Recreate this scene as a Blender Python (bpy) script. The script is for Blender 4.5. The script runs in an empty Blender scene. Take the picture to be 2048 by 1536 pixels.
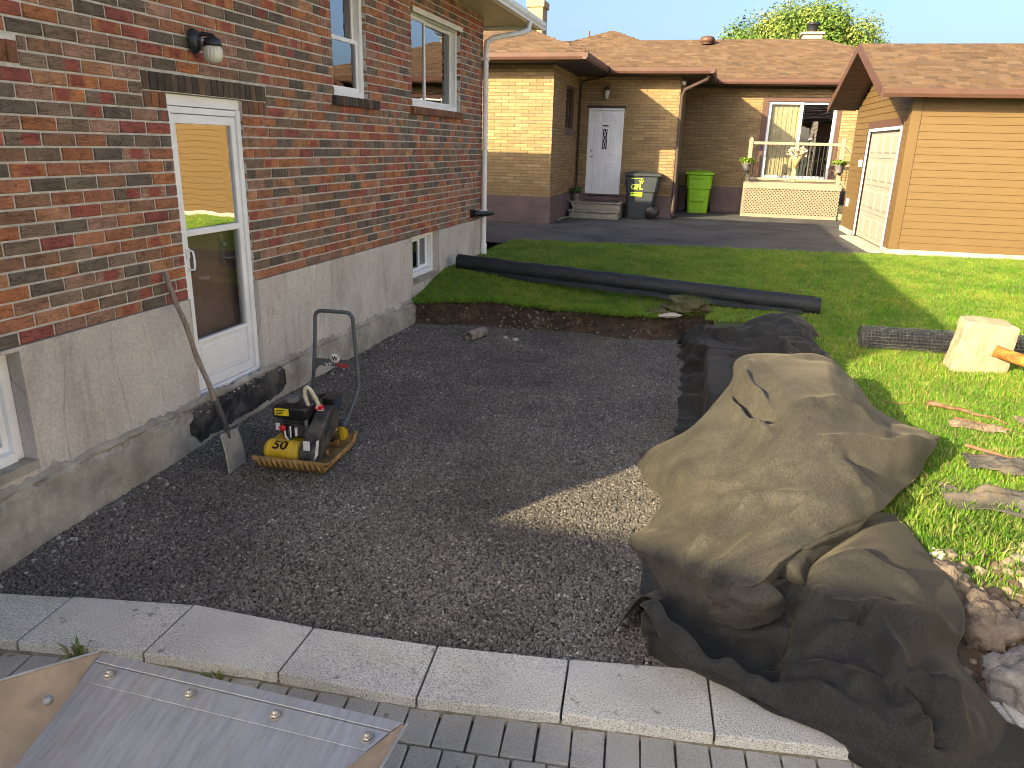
import bpy, bmesh, math, random
import numpy as np
from mathutils import Vector, Matrix, noise as mnoise

R = random.Random(7)
NR = np.random.RandomState(11)
rad = math.radians
sc = bpy.context.scene
col = sc.collection

# ------------------------------------------------------------------ camera
CAM = Vector((3.5, 0.0, 2.17))
pitch, yaw, roll = rad(17.7), rad(14.9), rad(1.5)
fwd = Vector((-math.sin(yaw) * math.cos(pitch), math.cos(yaw) * math.cos(pitch), -math.sin(pitch)))
r0 = Vector((math.cos(yaw), math.sin(yaw), 0))
u0 = r0.cross(fwd)
rt = math.cos(roll) * r0 + math.sin(roll) * u0
up = -math.sin(roll) * r0 + math.cos(roll) * u0
cd = bpy.data.cameras.new('camera')
cam = bpy.data.objects.new('camera', cd)
col.objects.link(cam)
m = Matrix((rt, up, -fwd)).transposed().to_4x4()
m.translation = CAM
cam.matrix_world = m
cd.sensor_width = 36
cd.lens = 36 * 1500 / 2048
cd.clip_start = 0.05
cd.clip_end = 2000
sc.camera = cam

# ------------------------------------------------------------------ sky, sun, exposure
SUN_AZ, SUN_EL = rad(35.3), rad(20.9)      # direction the light travels, seen from +y towards +x
w = bpy.data.worlds.new('World')
sc.world = w
w.use_nodes = True
nt = w.node_tree
bg = nt.nodes['Background']
sky = nt.nodes.new('ShaderNodeTexSky')
sky.sky_type = 'NISHITA'
sky.sun_disc = False
sky.sun_elevation = SUN_EL
sky.sun_rotation = math.pi + SUN_AZ
sky.air_density = 0.7
sky.dust_density = 5.2          # hazy evening air: bright warm glow round the sun, clear blue opposite
sky.ozone_density = 3.0
nt.links.new(sky.outputs[0], bg.inputs[0])
bg.inputs[1].default_value = 0.15
sd = bpy.data.lights.new('sun', 'SUN')
sun = bpy.data.objects.new('sun', sd)
col.objects.link(sun)
sd.energy = 4.7
sd.angle = rad(0.6)
sd.color = (1.0, 0.85, 0.55)
ld = Vector((math.sin(SUN_AZ) * math.cos(SUN_EL), math.cos(SUN_AZ) * math.cos(SUN_EL), -math.sin(SUN_EL)))
sun.rotation_euler = ld.to_track_quat('-Z', 'Y').to_euler()
sun.location = (-20, -30, 25)
sc.view_settings.view_transform = 'Standard'
sc.view_settings.look = 'None'
sc.view_settings.gamma = 1
sc.view_settings.use_curve_mapping = False
sc.view_settings.exposure = 1.52
sc.view_settings.use_white_balance = True
sc.view_settings.white_balance_temperature = 6950
sc.render.engine = 'CYCLES'
sc.cycles.filter_width = 1.0
sc.cycles.max_bounces = 8
sc.cycles.diffuse_bounces = 4
sc.cycles.glossy_bounces = 3
sc.cycles.transparent_max_bounces = 8
sc.cycles.caustics_reflective = False
sc.cycles.caustics_refractive = False

# ------------------------------------------------------------------ helpers
def tag(o, label=None, cat=None, group=None, kind=None):
    if label: o['label'] = label
    if cat: o['category'] = cat
    if group: o['group'] = group
    if kind: o['kind'] = kind
    return o

def empty(name, loc=(0, 0, 0), rz=0.0, label=None, cat=None, group=None, kind=None):
    o = bpy.data.objects.new(name, None)
    o.empty_display_size = 0.1
    o.location = loc
    o.rotation_euler = (0, 0, rz)
    col.objects.link(o)
    return tag(o, label, cat, group, kind)

def link(name, mesh, parent=None, world=False):
    o = bpy.data.objects.new(name, mesh)
    col.objects.link(o)
    if parent is not None:
        o.parent = parent
        if world:
            p, off = parent, Vector((0, 0, 0))
            while p is not None:
                off += p.location
                p = p.parent
            o.location = -off
    return o

class MB:
    """collects faces; build() makes one mesh object"""
    def __init__(s):
        s.v = []; s.f = []; s.c = []; s.sm = []
    def add(s, vs, fs, c=None, smooth=False):
        b = len(s.v)
        s.v.extend([tuple(p) for p in vs])
        for f in fs:
            s.f.append(tuple(i + b for i in f)); s.c.append(c); s.sm.append(smooth)
        return s
    def box(s, x0, y0, z0, x1, y1, z1, c=None):
        vs = [(x0,y0,z0),(x1,y0,z0),(x1,y1,z0),(x0,y1,z0),(x0,y0,z1),(x1,y0,z1),(x1,y1,z1),(x0,y1,z1)]
        return s.add(vs, [(0,3,2,1),(4,5,6,7),(0,1,5,4),(1,2,6,5),(2,3,7,6),(3,0,4,7)], c)
    def hexa(s, b, t, c=None):
        """b, t: four bottom and four top corners"""
        n = len(b)
        fs = [tuple(reversed(range(n))), tuple(range(n, 2*n))]
        for i in range(n):
            j = (i + 1) % n
            fs.append((i, j, n + j, n + i))
        return s.add(list(b) + list(t), fs, c)
    def bar(s, a, b, w, h, up=(0, 0, 1), c=None):
        """square bar from a to b"""
        a, b = Vector(a), Vector(b)
        d = (b - a).normalized(); u = Vector(up)
        x = d.cross(u)
        if x.length < 1e-4: x = d.cross(Vector((0, 1, 0)))
        x.normalize(); y = x.cross(d).normalized()
        q = [(-w/2, -h/2), (w/2, -h/2), (w/2, h/2), (-w/2, h/2)]
        return s.hexa([a + x*p + y*r for p, r in q], [b + x*p + y*r for p, r in q], c)
    def tube(s, pts, r, n=10, c=None, closed=False, caps=True, rs=None):
        pts = [Vector(p) for p in pts]
        rings = []
        k = len(pts)
        prev = None
        for i, p in enumerate(pts):
            if closed: d = pts[(i+1) % k] - pts[i-1]
            elif i == 0: d = pts[1] - pts[0]
            elif i == k-1: d = pts[-1] - pts[-2]
            else: d = (pts[i+1]-p).normalized() + (p-pts[i-1]).normalized()
            d.normalize()
            if prev is None:
                a = d.cross(Vector((0, 0, 1)))
                if a.length < 1e-3: a = d.cross(Vector((0, 1, 0)))
            else:
                a = prev - d * prev.dot(d)
            a.normalize(); prev = a
            b = d.cross(a)
            rr = rs[i] if rs else r
            rings.append([p + (a*math.cos(2*math.pi*j/n) + b*math.sin(2*math.pi*j/n))*rr for j in range(n)])
        vs = [q for ring in rings for q in ring]
        fs = []
        for i in range(k if closed else k-1):
            i2 = (i+1) % k
            for j in range(n):
                j2 = (j+1) % n
                fs.append((i*n+j, i*n+j2, i2*n+j2, i2*n+j))
        s.add(vs, fs, c, smooth=True)
        if caps and not closed:
            s.add(rings[0], [tuple(reversed(range(n)))], c); s.add(rings[-1], [tuple(range(n))], c)
        return s
    def lathe(s, prof, n=20, o=(0, 0, 0), axis='z', c=None, a0=0.0, a1=2*math.pi, smooth=True, rmod=None):
        full = abs(a1 - a0 - 2*math.pi) < 1e-6
        cnt = n if full else n + 1
        vs = []
        for r, h in prof:
            for j in range(cnt):
                a = a0 + (a1-a0)*j/n
                rr = r * (rmod(a, h) if rmod else 1)
                p = (rr*math.cos(a), rr*math.sin(a), h)
                if axis == 'x': p = (h, rr*math.cos(a), rr*math.sin(a))
                elif axis == 'y': p = (rr*math.sin(a), h, rr*math.cos(a))
                vs.append((p[0]+o[0], p[1]+o[1], p[2]+o[2]))
        fs = []
        for i in range(len(prof)-1):
            for j in range(n):
                j2 = (j+1) % cnt
                fs.append((i*cnt+j, i*cnt+j2, (i+1)*cnt+j2, (i+1)*cnt+j))
        return s.add(vs, fs, c, smooth=smooth)
    def grid(s, f, nu, nv, c=None, smooth=True):
        vs = [f(i/nu, j/nv) for j in range(nv+1) for i in range(nu+1)]
        fs = [(j*(nu+1)+i, j*(nu+1)+i+1, (j+1)*(nu+1)+i+1, (j+1)*(nu+1)+i) for j in range(nv) for i in range(nu)]
        return s.add(vs, fs, c, smooth=smooth)
    def prism(s, poly, lo, hi, axis='y', c=None):
        """extrude a 2D polygon along an axis"""
        def P(a, b, h):
            return {'y': (a, h, b), 'x': (h, a, b), 'z': (a, b, h)}[axis]
        return s.hexa([P(a, b, lo) for a, b in poly], [P(a, b, hi) for a, b in poly], c)
    def xf(s, M):
        s.v = [tuple(M @ Vector(p)) for p in s.v]
        return s
    def mesh(s, name, mat, bevel=0, seg=1, fixn=True):
        me = bpy.data.meshes.new(name)
        me.from_pydata(s.v, [], s.f)
        me.polygons.foreach_set('use_smooth', s.sm)
        if any(c is not None for c in s.c):
            at = me.color_attributes.new('Col', 'FLOAT_COLOR', 'CORNER')
            lt = np.array([len(f) for f in s.f])
            cc = []
            for c, f in zip(s.c, s.f):
                if c is None: c = (0.5, 0.5, 0.5)
                if isinstance(c[0], (tuple, list)): cc.extend([(*q[:3], 1) for q in c])
                else: cc.extend([(*c[:3], 1)] * len(f))
            at.data.foreach_set('color', np.array(cc, np.float32).ravel())
        if bevel or fixn:
            bm = bmesh.new(); bm.from_mesh(me)
            if fixn: bmesh.ops.recalc_face_normals(bm, faces=bm.faces)
            if bevel:
                es = [e for e in bm.edges if len(e.link_faces) == 2 and e.calc_face_angle(0) > 0.6]
                bmesh.ops.bevel(bm, geom=es, offset=bevel, segments=seg, affect='EDGES', profile=0.6, clamp_overlap=True)
            bm.to_mesh(me); bm.free()
        if mat is not None: me.materials.append(mat)
        me.update()
        return me
    def build(s, name, mat, parent=None, world=False, bevel=0, seg=1, fixn=True):
        return link(name, s.mesh(name, mat, bevel, seg, fixn), parent, world)

def ss(a, b, x):
    t = min(1, max(0, (x - a) / (b - a)))
    return t * t * (3 - 2 * t)

def nz(x, y, z=0.0, s=1.0):
    return mnoise.noise(Vector((x * s, y * s, z * s)))

# ------------------------------------------------------------------ materials
def new_mat(name):
    mt = bpy.data.materials.new(name)
    mt.use_nodes = True
    t = mt.node_tree
    return mt, t, t.nodes['Principled BSDF']

def nd(t, typ, **kw):
    n = t.nodes.new(typ)
    for k, v in kw.items():
        if k.startswith('i_'):
            key = k[2:]
            n.inputs[int(key) if key.isdigit() else key.replace('_', ' ')].default_value = v
        else: setattr(n, k, v)
    return n

def pos(t, scale=(1, 1, 1), obj=False):
    if obj:
        g = t.nodes.new('ShaderNodeTexCoord').outputs['Object']
    else:
        g = t.nodes.new('ShaderNodeNewGeometry').outputs['Position']
    mp = nd(t, 'ShaderNodeMapping')
    mp.inputs['Scale'].default_value = scale
    t.links.new(g, mp.inputs['Vector'])
    return mp.outputs[0]

def noise_tex(t, vec, scale, detail=4, rough=0.6, dist=0.0):
    n = nd(t, 'ShaderNodeTexNoise')
    n.inputs['Scale'].default_value = scale
    n.inputs['Detail'].default_value = detail
    n.inputs['Roughness'].default_value = rough
    n.inputs['Distortion'].default_value = dist
    t.links.new(vec, n.inputs['Vector'])
    return n.outputs[0]

def ramp(t, fac, stops):
    r = nd(t, 'ShaderNodeValToRGB')
    e = r.color_ramp.elements
    while len(e) < len(stops): e.new(0.5)
    for i, (p, c) in enumerate(stops):
        e[i].position = p
        e[i].color = (*c, 1) if not isinstance(c, (int, float)) else (c, c, c, 1)
    t.links.new(fac, r.inputs[0])
    return r.outputs[0]

def mix(t, fac, a, b, mode='MIX'):
    n = nd(t, 'ShaderNodeMix', data_type='RGBA', blend_type=mode)
    for sock, v in ((n.inputs[0], fac), (n.inputs[6], a), (n.inputs[7], b)):
        if isinstance(v, (int, float)): sock.default_value = v
        elif isinstance(v, (tuple, list)): sock.default_value = (*v, 1) if len(v) == 3 else v
        else: t.links.new(v, sock)
    return n.outputs[2]

def bump(t, h, strength, dist=0.01, prev=None):
    b = nd(t, 'ShaderNodeBump')
    b.inputs['Strength'].default_value = strength
    b.inputs['Distance'].default_value = dist
    t.links.new(h, b.inputs['Height'])
    if prev is not None: t.links.new(prev, b.inputs['Normal'])
    return b.outputs[0]

def simple(name, c, rough=0.7, var=0.15, vs=6.0, bs=0.0, bscale=60.0, metal=0.0, spec=0.4, dirt=None, ds=3.0, damt=0.5, obj=False, stretch=(1, 1, 1), attr=False, bdist=0.01):
    mt, t, p = new_mat(name)
    v = pos(t, stretch, obj)
    n1 = noise_tex(t, v, vs, 5)
    if attr:
        a = nd(t, 'ShaderNodeAttribute', attribute_name='Col')
        base = a.outputs['Color']
        cc = mix(t, n1, mix(t, 1.0, base, (1-var*1.6,)*3, 'MULTIPLY'), mix(t, 1.0, base, (1+var*1.6,)*3, 'MULTIPLY'))
    else:
        lo = tuple(max(0, x*(1-var*1.8)) for x in c); hi = tuple(min(1, x*(1+var*1.8)) for x in c)
        cc = ramp(t, n1, [(0.3, lo), (0.7, hi)])
    if dirt is not None:
        n2 = noise_tex(t, v, ds, 6, 0.65, 0.4)
        f = ramp(t, n2, [(0.45, 0.0), (0.75, damt)])
        cc = mix(t, f, cc, dirt)
    t.links.new(cc, p.inputs['Base Color'])
    p.inputs['Roughness'].default_value = rough
    p.inputs['Metallic'].default_value = metal
    p.inputs['Specular IOR Level'].default_value = spec
    if bs:
        t.links.new(bump(t, noise_tex(t, v, bscale, 4), bs, bdist), p.inputs['Normal'])
    return mt

def glass_mat(name, refl=0.4, clear=0.75, rough=0.0, top=1.0):
    """window glass: lets you look in and mirrors what stands opposite"""
    mt, t, p = new_mat(name)
    out = t.nodes['Material Output']
    g = nd(t, 'ShaderNodeBsdfGlossy'); g.inputs['Roughness'].default_value = rough
    g.inputs['Color'].default_value = (0.95, 0.97, 1, 1)
    tr = nd(t, 'ShaderNodeBsdfTransparent'); tr.inputs['Color'].default_value = (clear, clear, clear*0.98, 1)
    lw = nd(t, 'ShaderNodeLayerWeight'); lw.inputs['Blend'].default_value = 0.35
    mr = nd(t, 'ShaderNodeMapRange'); mr.inputs['To Min'].default_value = refl; mr.inputs['To Max'].default_value = top
    t.links.new(lw.outputs['Fresnel'], mr.inputs['Value'])
    b = noise_tex(t, pos(t, (1, 1, 1)), 2.2, 2)
    t.links.new(bump(t, b, 0.02, 0.05), g.inputs['Normal'])
    mx = nd(t, 'ShaderNodeMixShader')
    t.links.new(mr.outputs[0], mx.inputs[0]); t.links.new(tr.outputs[0], mx.inputs[1]); t.links.new(g.outputs[0], mx.inputs[2])
    t.links.new(mx.outputs[0], out.inputs['Surface'])
    return mt

M = {}
def brick_mat(name, vertical=False):
    """rug-faced brick: colour of the piece from its own attribute, dark dragged grooves"""
    mt, t, p = new_mat(name)
    a = nd(t, 'ShaderNodeAttribute', attribute_name='Col')
    base = a.outputs['Color']
    v = pos(t, (9, 9, 34) if not vertical else (30, 60, 8))
    g = noise_tex(t, v, 1.0, 5, 0.62, 1.3)
    groove = ramp(t, g, [(0.36, 0.95), (0.425, 0.35), (0.45, 0.95), (0.5, 0.8), (0.54, 1.05), (0.595, 0.62), (0.63, 1.1)])
    big = noise_tex(t, pos(t, (7, 7, 9)), 1.0, 3)
    tone = ramp(t, big, [(0.3, 0.72), (0.7, 1.25)])
    c1 = mix(t, 1.0, base, groove, 'MULTIPLY')
    c1 = mix(t, 1.0, c1, tone, 'MULTIPLY')
    fl = ramp(t, noise_tex(t, pos(t, (11, 11, 5)), 1.0, 2), [(0.55, 0.0), (0.68, 0.55)])
    c1 = mix(t, fl, c1, mix(t, 0.5, base, (0.10, 0.075, 0.06)))
    t.links.new(c1, p.inputs['Base Color'])
    p.inputs['Roughness'].default_value = 0.75
    p.inputs['Specular IOR Level'].default_value = 0.3
    t.links.new(bump(t, groove, 0.8, 0.005), p.inputs['Normal'])
    return mt
M['rug_brick'] = brick_mat('rug_brick')
M['rug_brick_upright'] = brick_mat('rug_brick_upright', True)
M['mortar'] = simple('mortar', (0.52, 0.505, 0.47), 0.9, 0.15, 14, 0.5, 90, dirt=(0.40, 0.385, 0.35), ds=5, damt=0.5)
M['yellow_brick'] = simple('yellow_brick', (0.6, 0.45, 0.22), 0.8, 0.12, 10, 0.35, 70, attr=True)
M['dark_mortar'] = simple('dark_mortar', (0.13, 0.10, 0.075), 0.9, 0.15, 12, 0.3, 80)

def concrete_wall():
    mt, t, p = new_mat('foundation_concrete')
    big = noise_tex(t, pos(t, (1, 1, 1)), 1.6, 5, 0.6)
    c = ramp(t, big, [(0.3, (0.44, 0.40, 0.36)), (0.55, (0.56, 0.525, 0.475)), (0.75, (0.62, 0.59, 0.54))])
    drip = noise_tex(t, pos(t, (1, 3.6, 0.7)), 1.0, 6, 0.66, 0.5)
    c = mix(t, ramp(t, drip, [(0.50, 0.0), (0.68, 0.5)]), c, (0.29, 0.24, 0.205))
    line = noise_tex(t, pos(t, (1, 3.4, 0.32)), 1.0, 3, 0.55, 1.3)
    c = mix(t, ramp(t, line, [(0.49, 0.0), (0.4975, 0.42), (0.505, 0.0)]), c, (0.12, 0.10, 0.085))
    fine = noise_tex(t, pos(t), 55, 5, 0.7)
    c = mix(t, 1.0, c, ramp(t, fine, [(0.3, 0.78), (0.7, 1.15)]), 'MULTIPLY')
    t.links.new(c, p.inputs['Base Color'])
    p.inputs['Roughness'].default_value = 0.88
    b = bump(t, noise_tex(t, pos(t), 40, 5, 0.7), 0.45, 0.008)
    b = bump(t, big, 0.25, 0.05, b)
    t.links.new(b, p.inputs['Normal'])
    return mt
M['foundation'] = concrete_wall()
M['ledge'] = simple('ledge_concrete', (0.36, 0.335, 0.285), 0.9, 0.22, 4, 0.7, 45, dirt=(0.20, 0.18, 0.15), ds=3.5, damt=0.75, bdist=0.02)
M['tar'] = simple('tar', (0.016, 0.016, 0.017), 0.7, 0.35, 9, 0.5, 30, dirt=(0.16, 0.15, 0.13), ds=6, damt=0.75)
M['white_paint'] = simple('white_paint', (0.84, 0.85, 0.86), 0.4, 0.03, 3, 0.05, 40, dirt=(0.55, 0.55, 0.53), ds=2.5, damt=0.25)
M['cream_metal'] = simple('cream_metal', (0.72, 0.68, 0.56), 0.5, 0.06, 4)
M['soffit'] = simple('soffit_metal', (0.70, 0.62, 0.42), 0.55, 0.05, 4)
M['inner_door'] = simple('inner_door', (0.27, 0.185, 0.15), 0.45, 0.1, 4)
M['interior'] = simple('interior', (0.05, 0.048, 0.045), 0.9, 0.2, 2)
M['interior_pale'] = simple('interior_pale', (0.35, 0.33, 0.28), 0.9, 0.1, 2)
M['glass'] = glass_mat('window_glass', refl=0.20)
M['storm_glass'] = glass_mat('storm_glass', refl=0.62)
M['screen_glass'] = glass_mat('screen_glass', refl=0.03, clear=0.9, top=0.25)
M['steel'] = simple('brushed_steel', (0.45, 0.45, 0.44), 0.4, 0.1, 10, metal=0.9)
M['dark_metal'] = simple('dark_metal', (0.02, 0.024, 0.03), 0.4, 0.15, 8, spec=0.5)
M['black_plastic'] = simple('black_plastic', (0.012, 0.012, 0.013), 0.35, 0.2, 8, dirt=(0.06, 0.055, 0.045), ds=7, damt=0.4)
M['grey_paint'] = simple('grey_paint', (0.075, 0.09, 0.095), 0.4, 0.12, 8, dirt=(0.15, 0.13, 0.1), ds=6, damt=0.3)
M['frost_glass'] = simple('frost_glass', (0.62, 0.62, 0.52), 0.25, 0.06, 8)

M['brown_trim'] = simple('brown_trim', (0.105, 0.052, 0.037), 0.5, 0.08, 5)
M['brown_dark'] = simple('brown_dark', (0.055, 0.035, 0.028), 0.6, 0.1, 5)
M['brown_foundation'] = simple('brown_foundation', (0.15, 0.105, 0.10), 0.85, 0.12, 3, 0.3, 30)
M['siding'] = simple('tan_siding', (0.145, 0.089, 0.033), 0.55, 0.04, 2.5, 0.08, 60, stretch=(1, 1, 10))
M['panel_cream'] = simple('panel_cream', (0.33, 0.305, 0.25), 0.5, 0.03, 3)
M['shingle'] = simple('shingle', (0.3, 0.16, 0.09), 0.92, 0.25, 40, 0.6, 140, attr=True)
M['deck_wood'] = simple('deck_wood', (0.30, 0.25, 0.175), 0.8, 0.22, 8, 0.3, 40, stretch=(1, 8, 8), dirt=(0.2, 0.16, 0.11), ds=4, damt=0.5)
M['curtain'] = simple('curtain', (0.5, 0.44, 0.27), 0.8, 0.08, 9, stretch=(8, 1, .2))
M['asphalt'] = simple('asphalt', (0.075, 0.073, 0.072), 0.85, 0.3, 1.2, 0.6, 220, dirt=(0.12, 0.105, 0.09), ds=0.9, damt=0.6)
# ------------------------------------------------------------------ terrain
def interp(x, pts):
    if x <= pts[0][0]: return pts[0][1]
    for (a, b), (c, d) in zip(pts, pts[1:]):
        if x <= c: return b + (d - b) * (x - a) / (c - a)
    return pts[-1][1]

def pit_far(x):      # y of the lawn edge at the far end of the pit
    return interp(x, [(-1, 8.2), (0, 8.27), (0.5, 8.47), (1, 8.60), (1.7, 8.66), (2.3, 8.72), (2.9, 8.74), (3.3, 8.95), (3.7, 9.1)]) + 0.05 * nz(x * 2.3, 3.1) + 0.025 * nz(x * 8, 1.7)
def pit_side(y):     # x of the lawn edge along the side of the pit (under the fabric)
    return interp(y, [(2.6, 4.6), (3.0, 4.45), (3.5, 4.15), (4.2, 3.85), (5, 3.75), (6, 3.62), (8, 3.55), (9.3, 3.5)]) + 0.03 * nz(y * 3, 9.2)
def gravel_z(x, y):
    base = interp(y, [(2.3, -0.04), (3.3, 0.0), (4.2, 0.045), (5.3, 0.075), (7.4, 0.08), (8.4, 0.07), (9.5, 0.07)])
    return base * (1 if x < 0.6 else max(0.35, 1 - 0.35 * (x - 0.6))) + 0.012 * nz(x, y, 0, 1.7) + 0.01 * nz(x, y, 2, 4.5)
def lawn_z(x, y):
    a = 0.30 + 0.24 * ss(8.4, 13.2, y)
    b = 0.34 + 0.20 * ss(8.2, 9.5, y)
    k = 1 - ss(0.3, 2.2, x)
    z = a * (1 - k) + b * k if y > 7.5 else a
    z += 0.03 * ss(6, 9, x) * ss(8, 13, y)
    if y < 4.6:
        z -= (0.30 - 0.07) * (1 - ss(2.6, 4.4, y))
    return z + 0.014 * nz(x, y, 4, 1.4) + 0.007 * nz(x, y, 4, 5)
def in_pit(x, y):
    return y < pit_far(x) and x < pit_side(y)

def lawn_mat():
    mt, t, p = new_mat('turf_soil')
    n = noise_tex(t, pos(t), 1.3, 6, 0.65)
    sep = nd(t, 'ShaderNodeAttribute', attribute_name='bare')
    g = ramp(t, n, [(0.3, (0.045, 0.075, 0.014)), (0.7, (0.075, 0.10, 0.02))])
    s = ramp(t, noise_tex(t, pos(t), 9, 6, 0.7), [(0.3, (0.10, 0.065, 0.04)), (0.6, (0.20, 0.145, 0.095)), (0.8, (0.30, 0.23, 0.16))])
    t.links.new(mix(t, sep.outputs['Fac'], g, s), p.inputs['Base Color'])
    p.inputs['Roughness'].default_value = 0.95
    t.links.new(bump(t, noise_tex(t, pos(t), 30, 6, 0.7), 0.8, 0.03), p.inputs['Normal'])
    return mt
M['turf'] = lawn_mat()

def bare(x, y):
    """where the lawn is worn to soil"""
    f = 1 - ss(3.45, 4.05, y + 0.3 * nz(x, y, 0, 2.0) - 0.30 * (x - 5.0))
    return max(0, min(1, f))

def drive_edge(x): return 12.90 + 0.135 * (x + 0.5)

def make_lawn():
    step = 0.07
    xs = np.arange(-0.02, 12.5, step); ys = np.arange(2.55, 14.6, step)
    vs, idx, fs, br = [], {}, [], []
    def vid(i, j):
        k = (i, j)
        if k not in idx:
            x, y = float(xs[i]), float(ys[j])
            idx[k] = len(vs)
            vs.append((x, y, lawn_z(x, y))); br.append(bare(x, y))
        return idx[k]
    for j in range(len(ys)-1):
        for i in range(len(xs)-1):
            x, y = xs[i] + step/2, ys[j] + step/2
            if in_pit(x, y) or (y > drive_edge(x) + 0.12 and x < 6.25) or (y < 2.9 and x < 4.85): continue
            fs.append((vid(i, j), vid(i+1, j), vid(i+1, j+1), vid(i, j+1)))
    me = bpy.data.meshes.new('lawn')
    me.from_pydata(vs, [], fs)
    at = me.attributes.new('bare', 'FLOAT', 'POINT'); at.data.foreach_set('value', br)
    me.materials.append(M['turf'])
    me.polygons.foreach_set('use_smooth', [True]*len(fs))
    o = link('lawn', me); tag(o, kind='structure')
    return o
lawn = make_lawn()

b = MB(); b.add([(-400, -400, -0.2), (400, -400, -0.2), (400, 400, -0.2), (-400, 400, -0.2)], [(0, 1, 2, 3)])
tag(b.build('ground', simple('far_ground', (0.07, 0.10, 0.03), 0.95, 0.2, 0.5)), kind='structure')
# far lawn beside and behind the houses
b = MB(); b.add([(6.2, 14.5, 0.50), (40, 14.5, 0.50), (40, 60, 0.50), (6.2, 60, 0.50)], [(0, 1, 2, 3)])
b.add([(12.4, -6, 0.2), (40, -6, 0.3), (40, 14.5, 0.50), (12.4, 14.5, 0.50)], [(0, 1, 2, 3)])
tag(b.build('lawn', M['turf']), kind='structure')

def drv(u, v):
    x = -14 + u * 20.6
    y0 = drive_edge(x); y = y0 + v * (24 - y0)
    return (x, y, 0.535 + 0.006 * nz(x, y, 0, 0.8) - 0.03 * (1 - ss(0, 0.02, v)))
b = MB(); b.grid(drv, 60, 40)
tag(b.build('driveway', M['asphalt']), kind='structure')

# soil bank of the excavation
def soil_mat():
    mt, t, p = new_mat('cut_soil')
    n = noise_tex(t, pos(t, (1, 1, 1.6)), 5, 8, 0.72)
    c = ramp(t, n, [(0.28, (0.028, 0.02, 0.013)), (0.5, (0.075, 0.05, 0.03)), (0.66, (0.13, 0.09, 0.055)), (0.8, (0.22, 0.17, 0.12))])
    t.links.new(c, p.inputs['Base Color']); p.inputs['Roughness'].default_value = 0.97
    bb = bump(t, noise_tex(t, pos(t), 22, 8, 0.75), 1.0, 0.05)
    t.links.new(bb, p.inputs['Normal'])
    return mt
M['cut_soil'] = soil_mat()
def bank_path(u):
    if u < 0.42:
        x = -0.05 + 3.6 * u / 0.42
        return x, pit_far(x), (0, 1)
    y = 9.05 - (u - 0.42) / 0.58 * 6.2
    return pit_side(y), y, (1, 0)
def bank(u, v):
    x, y, n = bank_path(u)
    zt, zb = lawn_z(x, y) - 0.015, gravel_z(min(x, 3.4), min(y, 8.5)) - 0.03
    z = zt + (zb - zt) * v
    out = 0.05 - 0.16 * v ** 1.6 + 0.075 * nz(x * 3, y * 3, z * 5) + 0.035 * nz(x * 11, y * 11, z * 13) + 0.02 * nz(x * 26, y * 26, z * 30)
    return (x + n[0] * out, y + n[1] * out, z + 0.02 * nz(x * 9, y * 9, 7))
b = MB(); b.grid(bank, 420, 22)
bank_o = tag(b.build('soil_bank', M['cut_soil'], fixn=False), kind='structure')

# gravel bed
def gbed(u, v):
    x = -0.02 + u * 4.8; y = 2.3 + v * 7.0
    return (x, y, gravel_z(x, y))
b = MB(); b.grid(gbed, 96, 140)
M['gravel_bed'] = simple('gravel_fines', (0.055, 0.053, 0.05), 0.95, 0.35, 30, 1.0, 130, bdist=0.02)
bed = tag(b.build('gravel_bed', M['gravel_bed']), kind='structure')

# ------------------------------------------------------------------ brick walls
PAL_RUG = [((0.50, 0.195, 0.085), 6), ((0.44, 0.185, 0.10), 5), ((0.34, 0.185, 0.11), 4), ((0.26, 0.185, 0.13), 5), ((0.205, 0.16, 0.122), 5),
           ((0.42, 0.125, 0.085), 3), ((0.36, 0.11, 0.085), 1), ((0.50, 0.25, 0.135), 3), ((0.40, 0.23, 0.16), 3), ((0.165, 0.13, 0.10), 2)]
PAL_YEL = [((0.30, 0.202, 0.092), 6), ((0.285, 0.188, 0.083), 4), ((0.315, 0.217, 0.105), 4), ((0.265, 0.178, 0.085), 2)]
def pick(pal, r):
    t = r.random() * sum(k for _, k in pal)
    for c, k in pal:
        t -= k
        if t <= 0: break
    j = r.uniform(0.85, 1.15)
    return tuple(min(1, x * j) for x in c)

def brick_geo(L, H, c, proud=0.014, ch=0.004, wob=None, flash=None):
    """front face in the u-z plane with chamfer; local frame u, n(out), z.  origin at the lower left"""
    r = wob
    j = (lambda a: r.uniform(-a, a)) if r else (lambda a: 0)
    b = MB()
    q = [(0, 0), (L, 0), (L, H), (0, H)]
    back = [(u, -proud, z) for u, z in q]
    mid = [(u + j(.0015), -ch, z + j(.0015)) for u, z in q]
    fr = [(u + (ch if u == 0 else -ch) + j(.002), j(.0012), z + (ch if z == 0 else -ch) + j(.002)) for u, z in q]
    vs = back + mid + fr
    fs = []
    for i in range(4):
        k = (i + 1) % 4
        fs.append((i, k, 4 + k, 4 + i)); fs.append((4 + i, 4 + k, 8 + k, 8 + i))
    if flash is None:
        b.add(vs, fs + [(8, 9, 10, 11)], c)
    else:               # kiln-flashed piece: a second colour over the middle or one end
        f0, f1, c2 = flash
        lp = lambda p, q, t: tuple(p[i] + (q[i] - p[i]) * t for i in range(3))
        b.add(vs, fs, c if f0 > 0.01 else c)
        ts = [0, max(0.02, f0 - .07), f0 + .07, f1 - .07, min(.98, f1 + .07), 1]
        cs = [c, c, c2, c2, c, c]
        for a0, a1, q0, q1 in zip(ts, ts[1:], cs, cs[1:]):
            b.add([lp(fr[0], fr[1], a0), lp(fr[0], fr[1], a1), lp(fr[3], fr[2], a1), lp(fr[3], fr[2], a0)], [(0, 1, 2, 3)], (q0, q1, q1, q0))
    return b
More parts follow.
